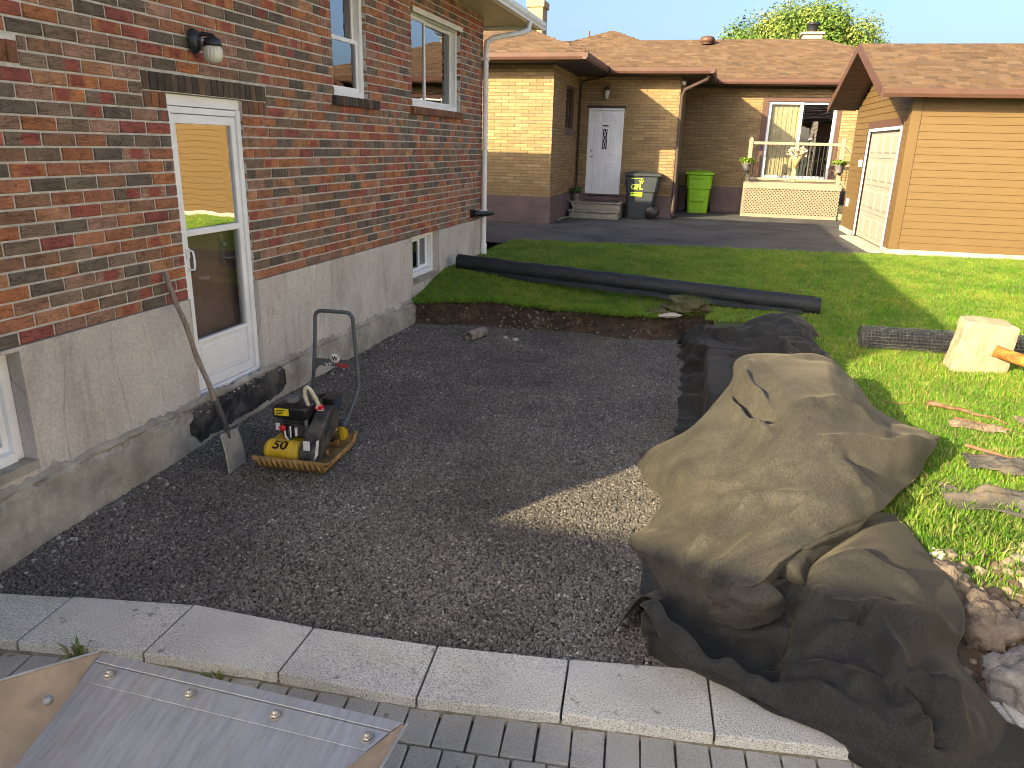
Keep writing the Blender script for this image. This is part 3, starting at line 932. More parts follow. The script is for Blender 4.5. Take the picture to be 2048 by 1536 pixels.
# patio door
b = MB(); x0, x1, z0, z1 = PDOOR
b.box(x0 + .002, BY - .015, z0, x0 + .15, BY + .15, z1); b.box(x1 - .11, BY - .015, z0, x1 - .002, BY + .15, z1); b.box(x0 + .15, BY - .014, z1 - .11, x1 - .11, BY + .15, z1 - .002)
pd = b.build('patio_door', M['brown_trim'], yh, True)
b = MB(); a, c, d, e = x0 + .152, x1 - .112, z0 + .005, z1 - .112
mid = (a + c) / 2 - .02
for (s0, s1, yy) in ((a, mid + .04, BY + .03), (mid - .04, c, BY + .07)):
    b.box(s0, yy, d, s0 + .075, yy + .04, e); b.box(s1 - .075, yy, d, s1, yy + .04, e); b.box(s0 + .075, yy, e - .07, s1 - .075, yy + .039, e); b.box(s0 + .075, yy, d, s1 - .075, yy + .039, d + .09)
b.build('sliding_frame', M['white_paint'], pd, bevel=.004)
b = MB(); b.box(a + .07, BY + .05, d + .09, mid - .03, BY + .055, e - .07); b.build('pane', M['screen_glass'], pd)
b = MB(); b.box(mid + .03, BY + .09, d + .09, c - .07, BY + .095, e - .07); b.build('pane', M['glass'], pd)
b = MB()
for k in range(14):
    xx = a + .06 + k * .062
    b.box(xx, BY + .16 + .02 * (k % 2), d, xx + .06, BY + .17 + .02 * (k % 2), e)
b.build('curtain', M['curtain'], pd)
b = MB(); b.box(x0 - .5, BY + 1.6, z0 - .3, x1 + .5, BY + 1.65, z1 + .2); b.build('room', M['interior'], pd)

# roofs: main body, entrance part, wing. eaves with brown gutters
b = MB(); sh = MB()
EZ2 = 3.93
def hip(x0, x1, y0, y1, z, sl, left=True, right=True, back=True, seed=1, ridge_y=None):
    hw_ = (y1 - y0) / 2 if ridge_y is None else ridge_y - y0
    ym = y0 + hw_
    rz_ = z + sl * hw_
    a, c = (x0 + hw_ if left else x0), (x1 - hw_ if right else x1)
    V = [(x0, y0, z), (x1, y0, z), (x1, y1, z), (x0, y1, z), (a, ym, rz_), (c, ym, rz_)]
    b.add(V, [(0, 1, 5, 4), (1, 2, 5), (2, 3, 4, 5), (3, 0, 4), (0, 3, 2, 1)])
    d = Vector((0, 0, .01)); V = [Vector(v) + d for v in V]
    shingle_plane(sh, V[0], V[1], V[4], V[5], seed=seed)
    if right: shingle_plane(sh, V[1], V[2], V[5], V[5], seed=seed + 1)
    if left: shingle_plane(sh, V[3], V[0], V[4], V[4], seed=seed + 2)
    return V
hip(-7.6, 9.2, 21.58, 28.5, EZ2, 0.39, seed=20)                              # main
# entrance part: pyramid front running back into the main roof
P2 = (0.27, 21.5, 5.07)
V = [(-3.0, 18.72, EZ2), (2.98, 18.72, EZ2), P2, (2.98, 24.0, EZ2), (0.27, 26, 5.07), (-2.5, 21.5, EZ2)]
b.add(V, [(0, 1, 2), (1, 3, 4, 2), (0, 2, 4, 5)])
d = Vector((0, 0, .012))
shingle_plane(sh, Vector((-2.45, 18.72, EZ2)) + d, Vector(V[1]) + d, Vector(P2) + d, Vector(P2) + d, seed=31)
shingle_plane(sh, Vector(V[1]) + d, Vector((2.98, 24.2, EZ2)) + d, Vector(P2) + d, Vector((.27, 24.2, 5.07)) + d, seed=32)
shingle_plane(sh, Vector((-2.45, 24.2, EZ2)) + d, Vector((-2.45, 18.72, EZ2)) + d, Vector((.27, 24.2, 5.07)) + d, Vector(P2) + d, seed=33)
# wing: ridge running off to the side
P1 = (-1.2, 17.62, 4.68)
V = [(-8, 15.8, EZ2), (0.6, 15.8, EZ2), P1, (-8, 17.62, 4.68), (0.6, 20, EZ2), (-1.2, 22, 4.68)]
b.add(V, [(0, 1, 2, 3), (1, 4, 5, 2), (3, 2, 5)])
shingle_plane(sh, Vector(V[0]) + d, Vector(V[1]) + d, Vector(V[3]) + d, Vector(P1) + d, seed=34)
shingle_plane(sh, Vector(V[1]) + d, Vector((.6, 21.2, EZ2)) + d, Vector(P1) + d, Vector((-1.2, 21.2, 4.68)) + d, seed=35)
shingle_plane(sh, Vector((-8, 20.6, EZ2)) + d, Vector((-1.2, 20.6, EZ2)) + d, Vector((-8, 17.62, 4.68)) + d, Vector(P1) + d, seed=36)
rf2 = b.build('roof', M['brown_dark'], yh, True, fixn=True)
tag(sh.build('shingles', M['shingle'], rf2, fixn=False), kind='stuff')
b = MB()   # soffits
b.box(-7.5, 15.83, 3.785, 0.57, WY - .002, 3.80); b.box(WX + .002, WY, 3.785, 0.57, 18.74, 3.80)
b.box(WX + .002, 18.75, 3.785, 2.95, DY - .003, 3.80); b.box(DX + .002, DY, 3.785, 2.95, 21.6, 3.80); b.box(2.96, 21.62, 3.785, 9.1, BY - .003, 3.80)
b.build('soffit', M['brown_dark'], yh, True)
b = MB()   # gutters
def gut(p, q, nrm):
    p, q, nrm = Vector(p), Vector(q), Vector(nrm)
    pr_ = [(0, 0), (.075, 0), (.10, .05), (.105, .13), (.09, .13), (.085, .06), (0, .05)]
    b.hexa([p + nrm * a + Vector((0, 0, c)) for a, c in pr_], [q + nrm * a + Vector((0, 0, c)) for a, c in pr_])
gut((-7.6, 15.83, 3.80), (0.68, 15.83, 3.80), (0, -1, 0)); gut((0.57, 15.72, 3.801), (0.57, 18.62, 3.801), (1, 0, 0))
gut((0.69, 18.74, 3.80), (3.05, 18.74, 3.80), (0, -1, 0)); gut((2.95, 18.63, 3.801), (2.95, 21.5, 3.801), (1, 0, 0)); gut((3.06, 21.6, 3.80), (9.2, 21.6, 3.80), (0, -1, 0))
b.build('gutter', M['brown_trim'], yh, True)
b = MB(); b.tube([(2.93, 18.8, 3.80), (2.90, 18.85, 3.70), (2.40, 19.18, 3.50), (2.34, 19.23, 3.36), (2.34, 19.23, .62), (2.42, 19.15, .57)], .045, 10)
b.build('downspout', M['brown_dark'], yh, True)
b = MB(); b.tube([(0.66, 18.62, 3.80), (.60, 18.7, 3.74), (-.06, 19.2, 3.66), (-.08, 19.24, 3.5), (-.08, 19.24, .62)], .022, 8); b.build('cable_pipe', M['brown_dark'], yh, True)
b = MB(); b.box(-1.66, 20.0, 4.3, -1.28, 20.5, 5.50); b.box(-1.70, 19.96, 5.44, -1.24, 20.54, 5.60); 
b.build('chimney', simple('chimney_brick', (0.45, 0.33, 0.16), 0.85, 0.15, 12), yh, True, bevel=.01)
b = MB(); b.lathe([(.16, 0), (.16, .04), (.20, .06), (.21, .12), (.17, .19), (.08, .22), (0, .225)], 40, (2.6, 24.5, 5.10), rmod=lambda a, h: 1 + .05 * math.cos(20 * a)); b.build('roof_turbine', M['brown_trim'], yh, True)
b = MB(); b.box(5.30, 25.8, 4.9, 5.86, 26.3, 5.50); b.box(5.24, 25.74, 5.50, 5.92, 26.36, 5.57); ch = b.build('chimney', simple('chimney_concrete', (.42, .34, .25), .85, .1, 10), yh, True, bevel=.01)
b = MB(); b.lathe([(.14, 0), (.14, .22), (.19, .22), (.19, .27), (0, .27)], 18, (5.58, 26.05, 5.57)); b.build('chimney_cap', M['dark_metal'], yh, True)
b = MB(); b.tube([(-1.35, 27, 4.6), (-1.35, 27, 5.82)], .035, 8); b.build('vent_pipe', M['brown_foundation'], yh, True)
b = MB(); b.lathe([(.0, .16), (.03, .15), (.07, .09), (.075, .06), (0, .06)], 14, (.57, DY - .13, 3.40)); b.box(.53, DY - .1, 3.44, .61, DY - .002, 3.56); b.tube([(.57, DY - .02, 3.52), (.57, DY - .13, 3.56)], .012, 6)
dl = b.build('porch_lamp', M['brown_dark'], yh, True)
b = MB(); b.lathe([(.065, .06), (.06, 0), (.04, -.1), (.015, -.13), (0, -.13)], 12, (.57, DY - .13, 3.40)); b.build('lamp_glass', M['frost_glass'], dl)
b = MB(); b.lathe([(0, .05), (.05, .03), (.055, 0), (.05, -.05), (0, -.07)], 12, (DX + .06, DY + .06, 3.66)); b.build('flood_lamp', M['frost_glass'], yh, True)
b = MB(); b.tube([(WX + .02, 18.3, .95), (WX + .14, 18.2, .9), (WX + .22, 18.1, .75), (WX + .2, 18.0, .58), (WX + .05, 17.5, .56), (WX + .08, 17.0, .56)], .018, 8)
b.build('garden_hose', simple('hose', (.32, .30, .25), .5), yh, True)

# steps
stp = empty('entrance_steps', (.58, 18.6, .53), 0, 'grey wooden steps with two treads under the white entrance door', 'steps')
b = MB(); b.box(-.02, 18.12, .53, 1.15, 18.45, .685); b.build('riser', simple('grey_boards', (.30, .27, .22), .7, .15, 6, stretch=(1, 6, 6)), stp, True)
gm = bpy.data.materials['grey_boards']
b = MB(); b.box(.0, 18.46, .53, 1.15, DY - .03, .865); b.build('riser', gm, stp, True)
b = MB(); b.box(-.05, 18.07, .686, 1.18, 18.455, .72); b.build('tread', gm, stp, True, bevel=.006)
b = MB(); b.box(-.03, 18.41, .866, 1.18, DY - .03, .90); b.build('tread', gm, stp, True, bevel=.006)
b = MB(); b.box(.2, 18.5, .902, 1.05, 19.1, .915); b.build('door_mat', M['brown_dark'], stp, True)

def tuft(b, o, n, h, spread, r, wd=.012, cols=((.10, .19, .03),), droop=.4, bl=1.0):
    """loose tuft of leaves growing out of o"""
    for _ in range(n):
        a = r.uniform(0, 6.283); l = h * r.uniform(.5, 1.1); s = spread * r.uniform(.1, 1)
        d = Vector((math.cos(a), math.sin(a), 0)); sd_ = Vector((-d.y, d.x, 0)) * wd * r.uniform(.6, 1.3)
        p = Vector(o) + d * s * .25
        m_ = p + d * s * .5 * bl + Vector((0, 0, l * .75)); e = p + d * s + Vector((0, 0, l * (1 - droop * r.random())))
        b.add([p - sd_ * .5, p + sd_ * .5, m_ + sd_, m_ - sd_, e], [(0, 1, 2, 3), (3, 2, 4)], r.choice(cols))
M['leaf'] = simple('leaf', (.1, .2, .03), .6, .15, 20, attr=True)
M['terracotta_grey'] = simple('pot_grey', (.42, .40, .40), .6, .08, 8)
rp = random.Random(21)
def pot_plant(name, o, rt_, h, mat, label, cols, n=60, ph=.16, spread=.2, basket=False):
    t_ = empty(name, o, 0, label, 'planter')
    b = MB(); b.lathe([(0, 0), (rt_ * .7, 0), (rt_, h), (rt_ * 1.08, h), (rt_ * 1.08, h * .9), (rt_ * .95, h * .88)], 18); b.build('pot', mat, t_)
    b = MB()
    for k in range(n):
        a = rp.uniform(0, 6.28); s = rt_ * math.sqrt(rp.random())
        tuft(b, (s * math.cos(a), s * math.sin(a), h * .9), 3, ph, spread, rp, .022, cols, .8)
    b.build('foliage', M['leaf'], t_, fixn=False)
    return t_
green = ((.16, .26, .03), (.22, .32, .05), (.11, .2, .03), (.30, .36, .08))
pot_plant('potted_plant', (.05, 18.62, .90), .085, .17, M['terracotta_grey'], 'small dark green potted plant on the grey entrance steps', ((.04, .08, .02), (.06, .10, .03)), 40, .22, .16)

# wheeled bins
def bin_cart(name, o, rz, body_mat, lid_mat, label, logo=False):
    t_ = empty(name, o, rz, label, 'bin')
    b = MB()      # local: front faces -y, hinge at +y, width in x
    lv = [(0, .26, .30, .0), (.25, .27, .31, .0), (.62, .29, .35, .02), (.63, .31, .37, .02), (.98, .33, .40, .04), (.99, .345, .415, .04), (1.03, .345, .415, .04)]
    rings = []
    for z, hx, hy, off in lv:
        ch_ = .05
        rings.append([(-hx, -hy + ch_ + off, z), (-hx + ch_, -hy + off, z), (hx - ch_, -hy + off, z), (hx, -hy + ch_ + off, z), (hx, hy - ch_ + off, z), (hx - ch_, hy + off, z), (-hx + ch_, hy + off, z), (-hx, hy - ch_ + off, z)])
    vs = [p for r_ in rings for p in r_]; fs = []
    for i in range(len(rings) - 1):
        for j in range(8):
            k = (j + 1) % 8; fs.append((i*8+j, i*8+k, (i+1)*8+k, (i+1)*8+j))
    fs.append(tuple(reversed(range(8)))); fs.append(tuple(range((len(rings)-1)*8, len(rings)*8)))
    b.add(vs, fs)
    b.box(-.16, -.365, .30, .16, -.30, .36); b.box(-.26, -.385, .74, -.20, -.32, .96); b.box(.20, -.385, .74, .26, -.32, .96); b.box(-.20, -.40, .90, .20, -.33, .93)
    body = b.build('body', body_mat, t_, bevel=.012, seg=2)
    b = MB(); b.grid(lambda u, v: ((u - .5) * .74, -.43 + v * .9, 1.04 + .06 * (1 - (2*u-1)**4) * (1 - (2*v-1)**4)), 14, 14)
    b.box(-.37, -.43, 1.005, .37, -.415, 1.05); b.box(-.37, -.415, 1.005, -.355, .46, 1.05); b.box(.355, -.415, 1.005, .37, .46, 1.05)
    b.build('lid', lid_mat, t_)
    b = MB(); b.tube([(-.30, .44, .98), (-.30, .53, 1.0), (.30, .53, 1.0), (.30, .44, .98)], .018, 8); b.build('handle', lid_mat, t_)
    for s in (-1, 1):
        b = MB(); b.lathe([(.05, -.035), (.135, -.035), (.15, -.02), (.15, .02), (.135, .035), (.05, .035)], 24, (s * .30, .30, .15), 'x')
        b.lathe([(0, .0375), (.08, .0375), (.1, .028)], 18, (s * .30, .30, .15), 'x'); b.lathe([(0, -.0375), (.08, -.0375), (.1, -.028)], 18, (s * .30, .30, .15), 'x')
        b.build('wheel', M['black_plastic'], t_)
    b = MB(); b.tube([(-.30, .30, .15), (.30, .30, .15)], .014, 8); b.build('axle', M['steel'], t_)
    return t_

def text_mesh(txt, size, mat, parent, M4, name='lettering', extr=.001, bold=False, sx=1.0):
    cu = bpy.data.curves.new('txt', 'FONT'); cu.body = txt; cu.size = size; cu.extrude = extr; cu.align_x = 'CENTER'; cu.align_y = 'CENTER'
    if bold: cu.offset = size * .025
    tmp = bpy.data.objects.new('txt', cu); col.objects.link(tmp)
    bpy.context.view_layer.update()
    me = bpy.data.meshes.new_from_object(tmp.evaluated_get(bpy.context.evaluated_depsgraph_get()))
    bpy.data.objects.remove(tmp)
    me.name = name; me.materials.clear(); me.materials.append(mat)
    me.transform(M4 @ Matrix.Diagonal((sx, 1, 1, 1)))
    return link(name, me, parent)

M['bin_dark'] = simple('bin_dark', (.03, .038, .045), .5, .1, 6)
M['bin_green'] = simple('bin_green', (.28, .58, .02), .45, .06, 6)
M['lime'] = simple('lime', (.55, .8, .05), .5, .03, 6)
bd = bin_cart('wheeled_bin', (1.58, 18.95, .535), rad(90 + 180), M['bin_dark'], M['bin_dark'], 'dark grey wheeled bin with lime green logo beside the entrance steps')
# the side that shows is local +x or -x: rz=270 -> local x points to -y
LM = Matrix(((0, 0, 1, .322), (1, 0, 0, -.08), (0, 1, 0, .74), (0, 0, 0, 1)))
text_mesh('GFL', .17, M['lime'], bd, LM, bold=True)
b = MB(); b.box(.312, -.22, .60, .319, .06, .625); b.box(.309, -.22, .53, .317, .06, .585); b.box(.33, -.22, .93, .337, .06, .945)
for k in range(5):
    a = rad(90 + 72 * k); b.hexa([(.326, .02 + .012 * math.cos(a + 1.57 * q), .87 + .012 * math.sin(a + 1.57 * q)) for q in range(4)], [(.333, .02 + .05 * math.cos(a) + .012 * math.cos(a + 1.57 * q), .87 + .05 * math.sin(a) + .012 * math.sin(a + 1.57 * q)) for q in range(4)])
b.build('logo_bars', M['lime'], bd)
bin_cart('wheeled_bin', (2.86, 21.62, .535), 0, M['bin_green'], M['bin_green'], 'bright lime green wheeled bin against the yellow brick wall')

# ------------------------------------------------------------------ deck
dk_ = empty('deck', (5.15, 21.5, .53), 0, 'small raised wooden deck with lattice skirt and thin balusters in front of the patio door', 'deck')
D0, D1, DF = 4.0, 6.33, 20.9
wood = M['deck_wood']
for k in range(9):
    b = MB(); yy = DF + .02 + k * .142; b.box(D0, yy, 1.385, D1, yy + .132, 1.42); b.build('board', wood, dk_, True)
b = MB(); b.box(D0 - .02, DF - .03, 1.255, D1 + .02, DF + .01, 1.415); b.build('fascia', wood, dk_, True, bevel=.004)
b = MB(); b.box(D0 - .01, DF + .02, .535, D0 + .03, BY - .05, 1.38); b.build('side_skirt', wood, dk_, True)
b = MB(); b.box(D0, DF - .025, .54, D1, DF + .005, .63); b.build('bottom_board', wood, dk_, True, bevel=.004)
lw_, lo_, hi_ = .032, .635, 1.25
slat_me = {}
k = 0
for sgn, yy in ((1, DF - .012), (-1, DF - .002)):
    hgt = hi_ - lo_
    x = D0 - hgt
    while x < D1:
        xa, xb = x, x + hgt
        za, zb_ = lo_, hi_
        if xa < D0: za = lo_ + (D0 - xa); xa = D0
        if xb > D1: zb_ = hi_ - (xb - D1); xb = D1
        if xb - xa > .05:
            b = MB()
            p, q = ((xa, yy, za), (xb, yy, zb_)) if sgn > 0 else ((xa, yy, hi_ + lo_ - za), (xb, yy, hi_ + lo_ - zb_))
            b.bar(p, q, .03, .008, up=(0, 1, 0)); b.build('slat', wood, dk_, True)
        x += .085
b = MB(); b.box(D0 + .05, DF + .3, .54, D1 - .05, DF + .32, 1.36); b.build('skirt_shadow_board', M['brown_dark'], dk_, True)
for px_, ht in ((D0 + .06, 2.46), (D1 - .09, 2.48), (5.17, 2.36)):
    b = MB(); b.box(px_ - .05, DF - .035, 1.30 if px_ != 5.17 else 1.43, px_ + .05, DF + .065, ht)
    if px_ != 5.17: b.hexa([(px_ - .055, DF - .04, ht), (px_ + .055, DF - .04, ht), (px_ + .055, DF + .07, ht), (px_ - .055, DF + .07, ht)], [(px_ - .02, DF - .0, ht + .04), (px_ + .02, DF, ht + .04), (px_ + .02, DF + .03, ht + .04), (px_ - .02, DF + .03, ht + .04)])
    b.build('post', wood, dk_, True, bevel=.006)
b = MB(); b.box(D0 + .115, DF - .02, 2.33, D1 - .145, DF + .05, 2.40); b.build('handrail', wood, dk_, True, bevel=.006)
b = MB(); b.box(D0 + .115, DF - .01, 1.47, 5.115, DF + .04, 1.53); b.box(5.225, DF - .01, 1.47, D1 - .145, DF + .04, 1.53); b.build('bottom_rail', wood, dk_, True, bevel=.004)
b = MB(); b.bar((D1 - .05, DF, 2.36), (D1 + .35, DF + .05, 1.95), .08, .04); b.bar((D1 - .05, DF, 1.5), (D1 + .35, DF + .05, 1.1), .08, .04); b.build('stair_rail', wood, dk_, True)
b = MB(); b.box(D1 + .02, DF + .05, .54, D1 + .40, DF + .9, .70); b.box(D1 + .02, DF + .3, .70, D1 + .40, DF + .9, .88); b.build('side_steps', wood, dk_, True, bevel=.006)
bal = MB(); bal.tube([(0, 0, 0), (0, 0, .81)], .009, 6); bal_me = bal.mesh('baluster', M['dark_metal'])
n_ = 20
for k in range(n_):
    x = D0 + .17 + k * (D1 - D0 - .38) / (n_ - 1)
    if abs(x - 5.17) < .06: continue
    o = bpy.data.objects.new('baluster', bal_me); col.objects.link(o); o.parent = dk_; o.location = Vector((x, DF + .015, 1.525)) - dk_.location
pot_plant('hanging_planter', (D0 + .0, DF - .13, 1.68), .12, .2, M['terracotta_grey'], 'grey pot of bright green leaves hung on the deck post nearest the green bin', green, 70, .17, .2)
pot_plant('hanging_planter', (D1 - .12, DF - .15, 1.70), .12, .2, M['terracotta_grey'], 'grey pot of bright green leaves hung on the deck post beside the garage', green, 70, .15, .24)
fl = empty('hanging_planter', (5.18, DF - .12, 1.78), 0, 'cone basket of dried cream flowers hung in the middle of the deck railing', 'planter')
b = MB(); b.lathe([(0, 0), (.03, 0), (.09, .16), (.15, .30), (.13, .30), (.0, .28)], 18); b.build('basket', simple('wicker', (.45, .32, .15), .8, .2, 40, .5, 90), fl)
b = MB()
for _ in range(140):
    a = rp.uniform(0, 6.28); e = rp.uniform(-.1, 1); rr_ = .17 * rp.uniform(.7, 1.2)
    c = Vector((rr_ * math.cos(a) * math.cos(e) * 1.3, rr_ * math.sin(a) * math.cos(e), .33 + rr_ * math.sin(e) * 1.1))
    nrm_ = Vector((rp.uniform(-1, 1), rp.uniform(-1.3, .3), rp.uniform(-.2, 1))).normalized(); t1 = nrm_.orthogonal().normalized(); t2 = nrm_.cross(t1)
    s = rp.uniform(.018, .036)
    b.add([c + nrm_ * .01] + [c + (t1 * math.cos(q * 1.047) + t2 * math.sin(q * 1.047)) * s for q in range(6)], [(0, q + 1, (q + 1) % 6 + 1) for q in range(6)], rp.choice(((.62, .52, .36), (.5, .36, .22), (.68, .6, .46), (.4, .25, .16))))
b.build('dried_flowers', M['leaf'], fl, fixn=False)

# ------------------------------------------------------------------ garage
ga = empty('garage', (6.30, 14.05, .53), rad(2.6), 'tan horizontal-sided garage with white panel door and brown shingle gable roof', 'garage')
GL, GD = 7.5, 4.35        # along local x, depth along local y
GH = 2.52
GDOOR = (.37, 2.85, .06, 2.10)
b = MB(); holed_wall(b, 'x', .012, .12, 0.012, GD, .12, GH, [GDOOR]); b.box(.12, .012, .12, GL, .12, GH); b.box(.12, GD - .1, .12, GL, GD, GH); b.box(GL - .1, .12, .12, GL, GD - .1, GH)
b.hexa([(.02, .02, GH), (.02, GD / 2, GH), (.02, GD, GH)], [(.1, .02, GH + .001), (.1, GD / 2, 3.38), (.1, GD, GH + .001)])
b.build('wall', M['brown_trim'], ga)
b = MB(); b.box(-.02, -.02, -.15, GL, .15, .115); b.box(-.02, .151, -.15, .15, .36, .115); b.box(-.02, 2.86, -.15, .15, GD, .115); b.box(-.25, .30, -.1, .2, 2.95, .03)
b.build('footing', simple('pale_concrete', (.46, .42, .34), .9, .15, 5, .4, 50), ga)
# siding boards: front wall
BH = .118
k = 0
z = .118
def lap(b, a, c, nrm, z0, h):
    """one lapped board from a to c (ground points), lower lip standing out"""
    a, c, nrm = Vector(a), Vector(c), Vector(nrm)
    Z = Vector((0, 0, 1))
    p = [a + Z*z0 + nrm*.004, a + Z*z0 + nrm*.019, a + Z*(z0+h) + nrm*.006, a + Z*(z0+h)]
    q = [c + Z*z0 + nrm*.004, c + Z*z0 + nrm*.019, c + Z*(z0+h) + nrm*.006, c + Z*(z0+h)]
    b.add(p + q, [(0, 1, 2, 3), (7, 6, 5, 4), (0, 4, 5, 1), (1, 5, 6, 2), (2, 6, 7, 3)])
brd = MB(); lap(brd, (.145, .012, 0), (GL, .012, 0), (0, -1, 0), 0, BH); brd_me = brd.mesh('siding_board', M['siding'])
def put(me, z):
    o = bpy.data.objects.new('siding_board', me); col.objects.link(o); o.parent = ga; o.location = (0, 0, z)
while z < GH + .02:
    put(brd_me, z); z += BH
z = .118
s1 = MB(); lap(s1, (.012, .13, 0), (.012, .315, 0), (-1, 0, 0), 0, BH); s1m = s1.mesh('siding_board', M['siding'])
s2 = MB(); lap(s2, (.012, 3.0, 0), (.012, GD, 0), (-1, 0, 0), 0, BH); s2m = s2.mesh('siding_board', M['siding'])
while z < 3.38:
    if z < 2.16: put(s1m, z); put(s2m, z)
    else:
        t = max(0, (z + BH * .5 - GH) / (3.40 - GH)); hw2 = GD / 2 * (1 - t)
        s3 = MB(); lap(s3, (.012, max(.13, GD / 2 - hw2), 0), (.012, GD / 2 + hw2, 0), (-1, 0, 0), 0, BH)
        put(s3.mesh('siding_board', M['siding']), z)
    z += BH
b = MB(); b.box(-.012, -.012, .117, .14, .012, GH + .04); b.box(-.012, .0125, .117, .0115, .128, GH + .04); b.build('corner_trim', M['siding'], ga, bevel=.003)
b = MB(); b.box(-.02, .315, .03, .10, .369, 2.24); b.box(-.021, 2.851, .03, .10, 2.99, 2.24); b.box(-.022, .369, 2.105, .10, 2.851, 2.24); b.build('door_trim', M['brown_trim'], ga, bevel=.004)
b = MB(); b.box(-.03, .372, .05, -.005, .425, 2.10); b.box(-.03, 2.795, .05, -.005, 2.848, 2.10); b.box(-.031, .425, 2.05, -.005, 2.795, 2.10); b.build('door_stop', M['white_paint'], ga)
# sectional door with raised panels
for s in range(4):
    z0 = .06 + s * .502
    b = MB(); b.box(.03, .43, z0 + .002, .07, 2.79, z0 + .50); sec = b.build('door_section', M['panel_cream'], ga, bevel=.004)
    for p in range(4):
        y0 = .52 + p * .575
        q = MB(); q.hexa([(.031, y0, z0 + .08), (.031, y0 + .46, z0 + .08), (.031, y0 + .46, z0 + .42), (.031, y0, z0 + .42)], [(.015, y0 + .035, z0 + .115), (.015, y0 + .425, z0 + .115), (.015, y0 + .425, z0 + .385), (.015, y0 + .035, z0 + .385)])
        q.build('panel', M['panel_cream'], sec)
b = MB(); b.box(-.05, 3.17, 1.38, .012, 3.25, 1.52); b.build('keypad', M['white_paint'], ga, bevel=.006)
b = MB(); b.box(-.04, 3.88, .55, .012, 3.95, .72); b.build('outlet_box', M['white_paint'], ga, bevel=.006)
# roof
ev, oh = -.32, -.55
rzg, ezg = 3.56, 2.60
yr = GD / 2
b = MB()
A_ = [(oh, ev, ezg), (GL + .4, ev, ezg), (GL + .4, yr, rzg), (oh, yr, rzg), (GL + .4, GD - ev, ezg), (oh, GD - ev, ezg)]
th = Vector((0, 0, -.06))
b.hexa([Vector(A_[0]) + th, Vector(A_[1]) + th, Vector(A_[2]) + th, Vector(A_[3]) + th], [A_[0], A_[1], A_[2], A_[3]])
b.hexa([Vector(A_[3]) + th, Vector(A_[2]) + th, Vector(A_[4]) + th, Vector(A_[5]) + th], [A_[3], A_[2], A_[4], A_[5]])
gr = b.build('roof', M['brown_dark'], ga)
b = MB(); d = Vector((0, 0, .008))
shingle_plane(b, Vector(A_[0]) + d, Vector(A_[1]) + d, Vector(A_[3]) + d, Vector(A_[2]) + d, seed=61)
shingle_plane(b, Vector(A_[4]) + d, Vector(A_[5]) + d, Vector(A_[2]) + d, Vector(A_[3]) + d, seed=62)
tag(b.build('shingles', M['shingle'], gr, fixn=False), kind='stuff')
b = MB()
for (p, q) in ((A_[0], A_[3]), (A_[3], A_[5])):
    p, q = Vector(p), Vector(q)
    b.hexa([p + Vector((-.025, 0, -.14)), p + Vector((-.001, 0, -.14)), q + Vector((-.001, 0, -.14)), q + Vector((-.025, 0, -.14))], [p + Vector((-.025, 0, .02)), p + Vector((-.001, 0, .02)), q + Vector((-.001, 0, .02)), q + Vector((-.025, 0, .02))])
b.build('rake_board', M['brown_trim'], ga)
nso = 13
for k in range(nso):     # soffit boards under the gable overhang
    for sd_ in (0, 1):
        p, q = (Vector(A_[0]), Vector(A_[3])) if sd_ == 0 else (Vector(A_[5]), Vector(A_[3]))
        a, c = p.lerp(q, k / nso), p.lerp(q, (k + .93) / nso)
        bb_ = MB(); w_ = Vector((.56, 0, 0)); dn = Vector((0, 0, -.075)); dn2 = Vector((0, 0, -.062))
        bb_.hexa([a + dn, a + w_ + dn, c + w_ + dn, c + dn], [a + dn2, a + w_ + dn2, c + w_ + dn2, c + dn2]); bb_.build('soffit_board', M['brown_trim'], ga)
b = MB(); pr_ = [(ev - a, ezg - .10 + c) for a, c in ((-.01, 0), (.075, 0), (.10, .05), (.105, .125), (.09, .125), (.085, .06), (-.01, .05))]
b.prism(pr_, oh - .01, GL + .4, 'x'); b.build('gutter', M['brown_trim'], ga)
b = MB(); b.box(.1, ev + .01, ezg - .095, GL, .012, ezg - .085); b.build('soffit', M['brown_trim'], ga)

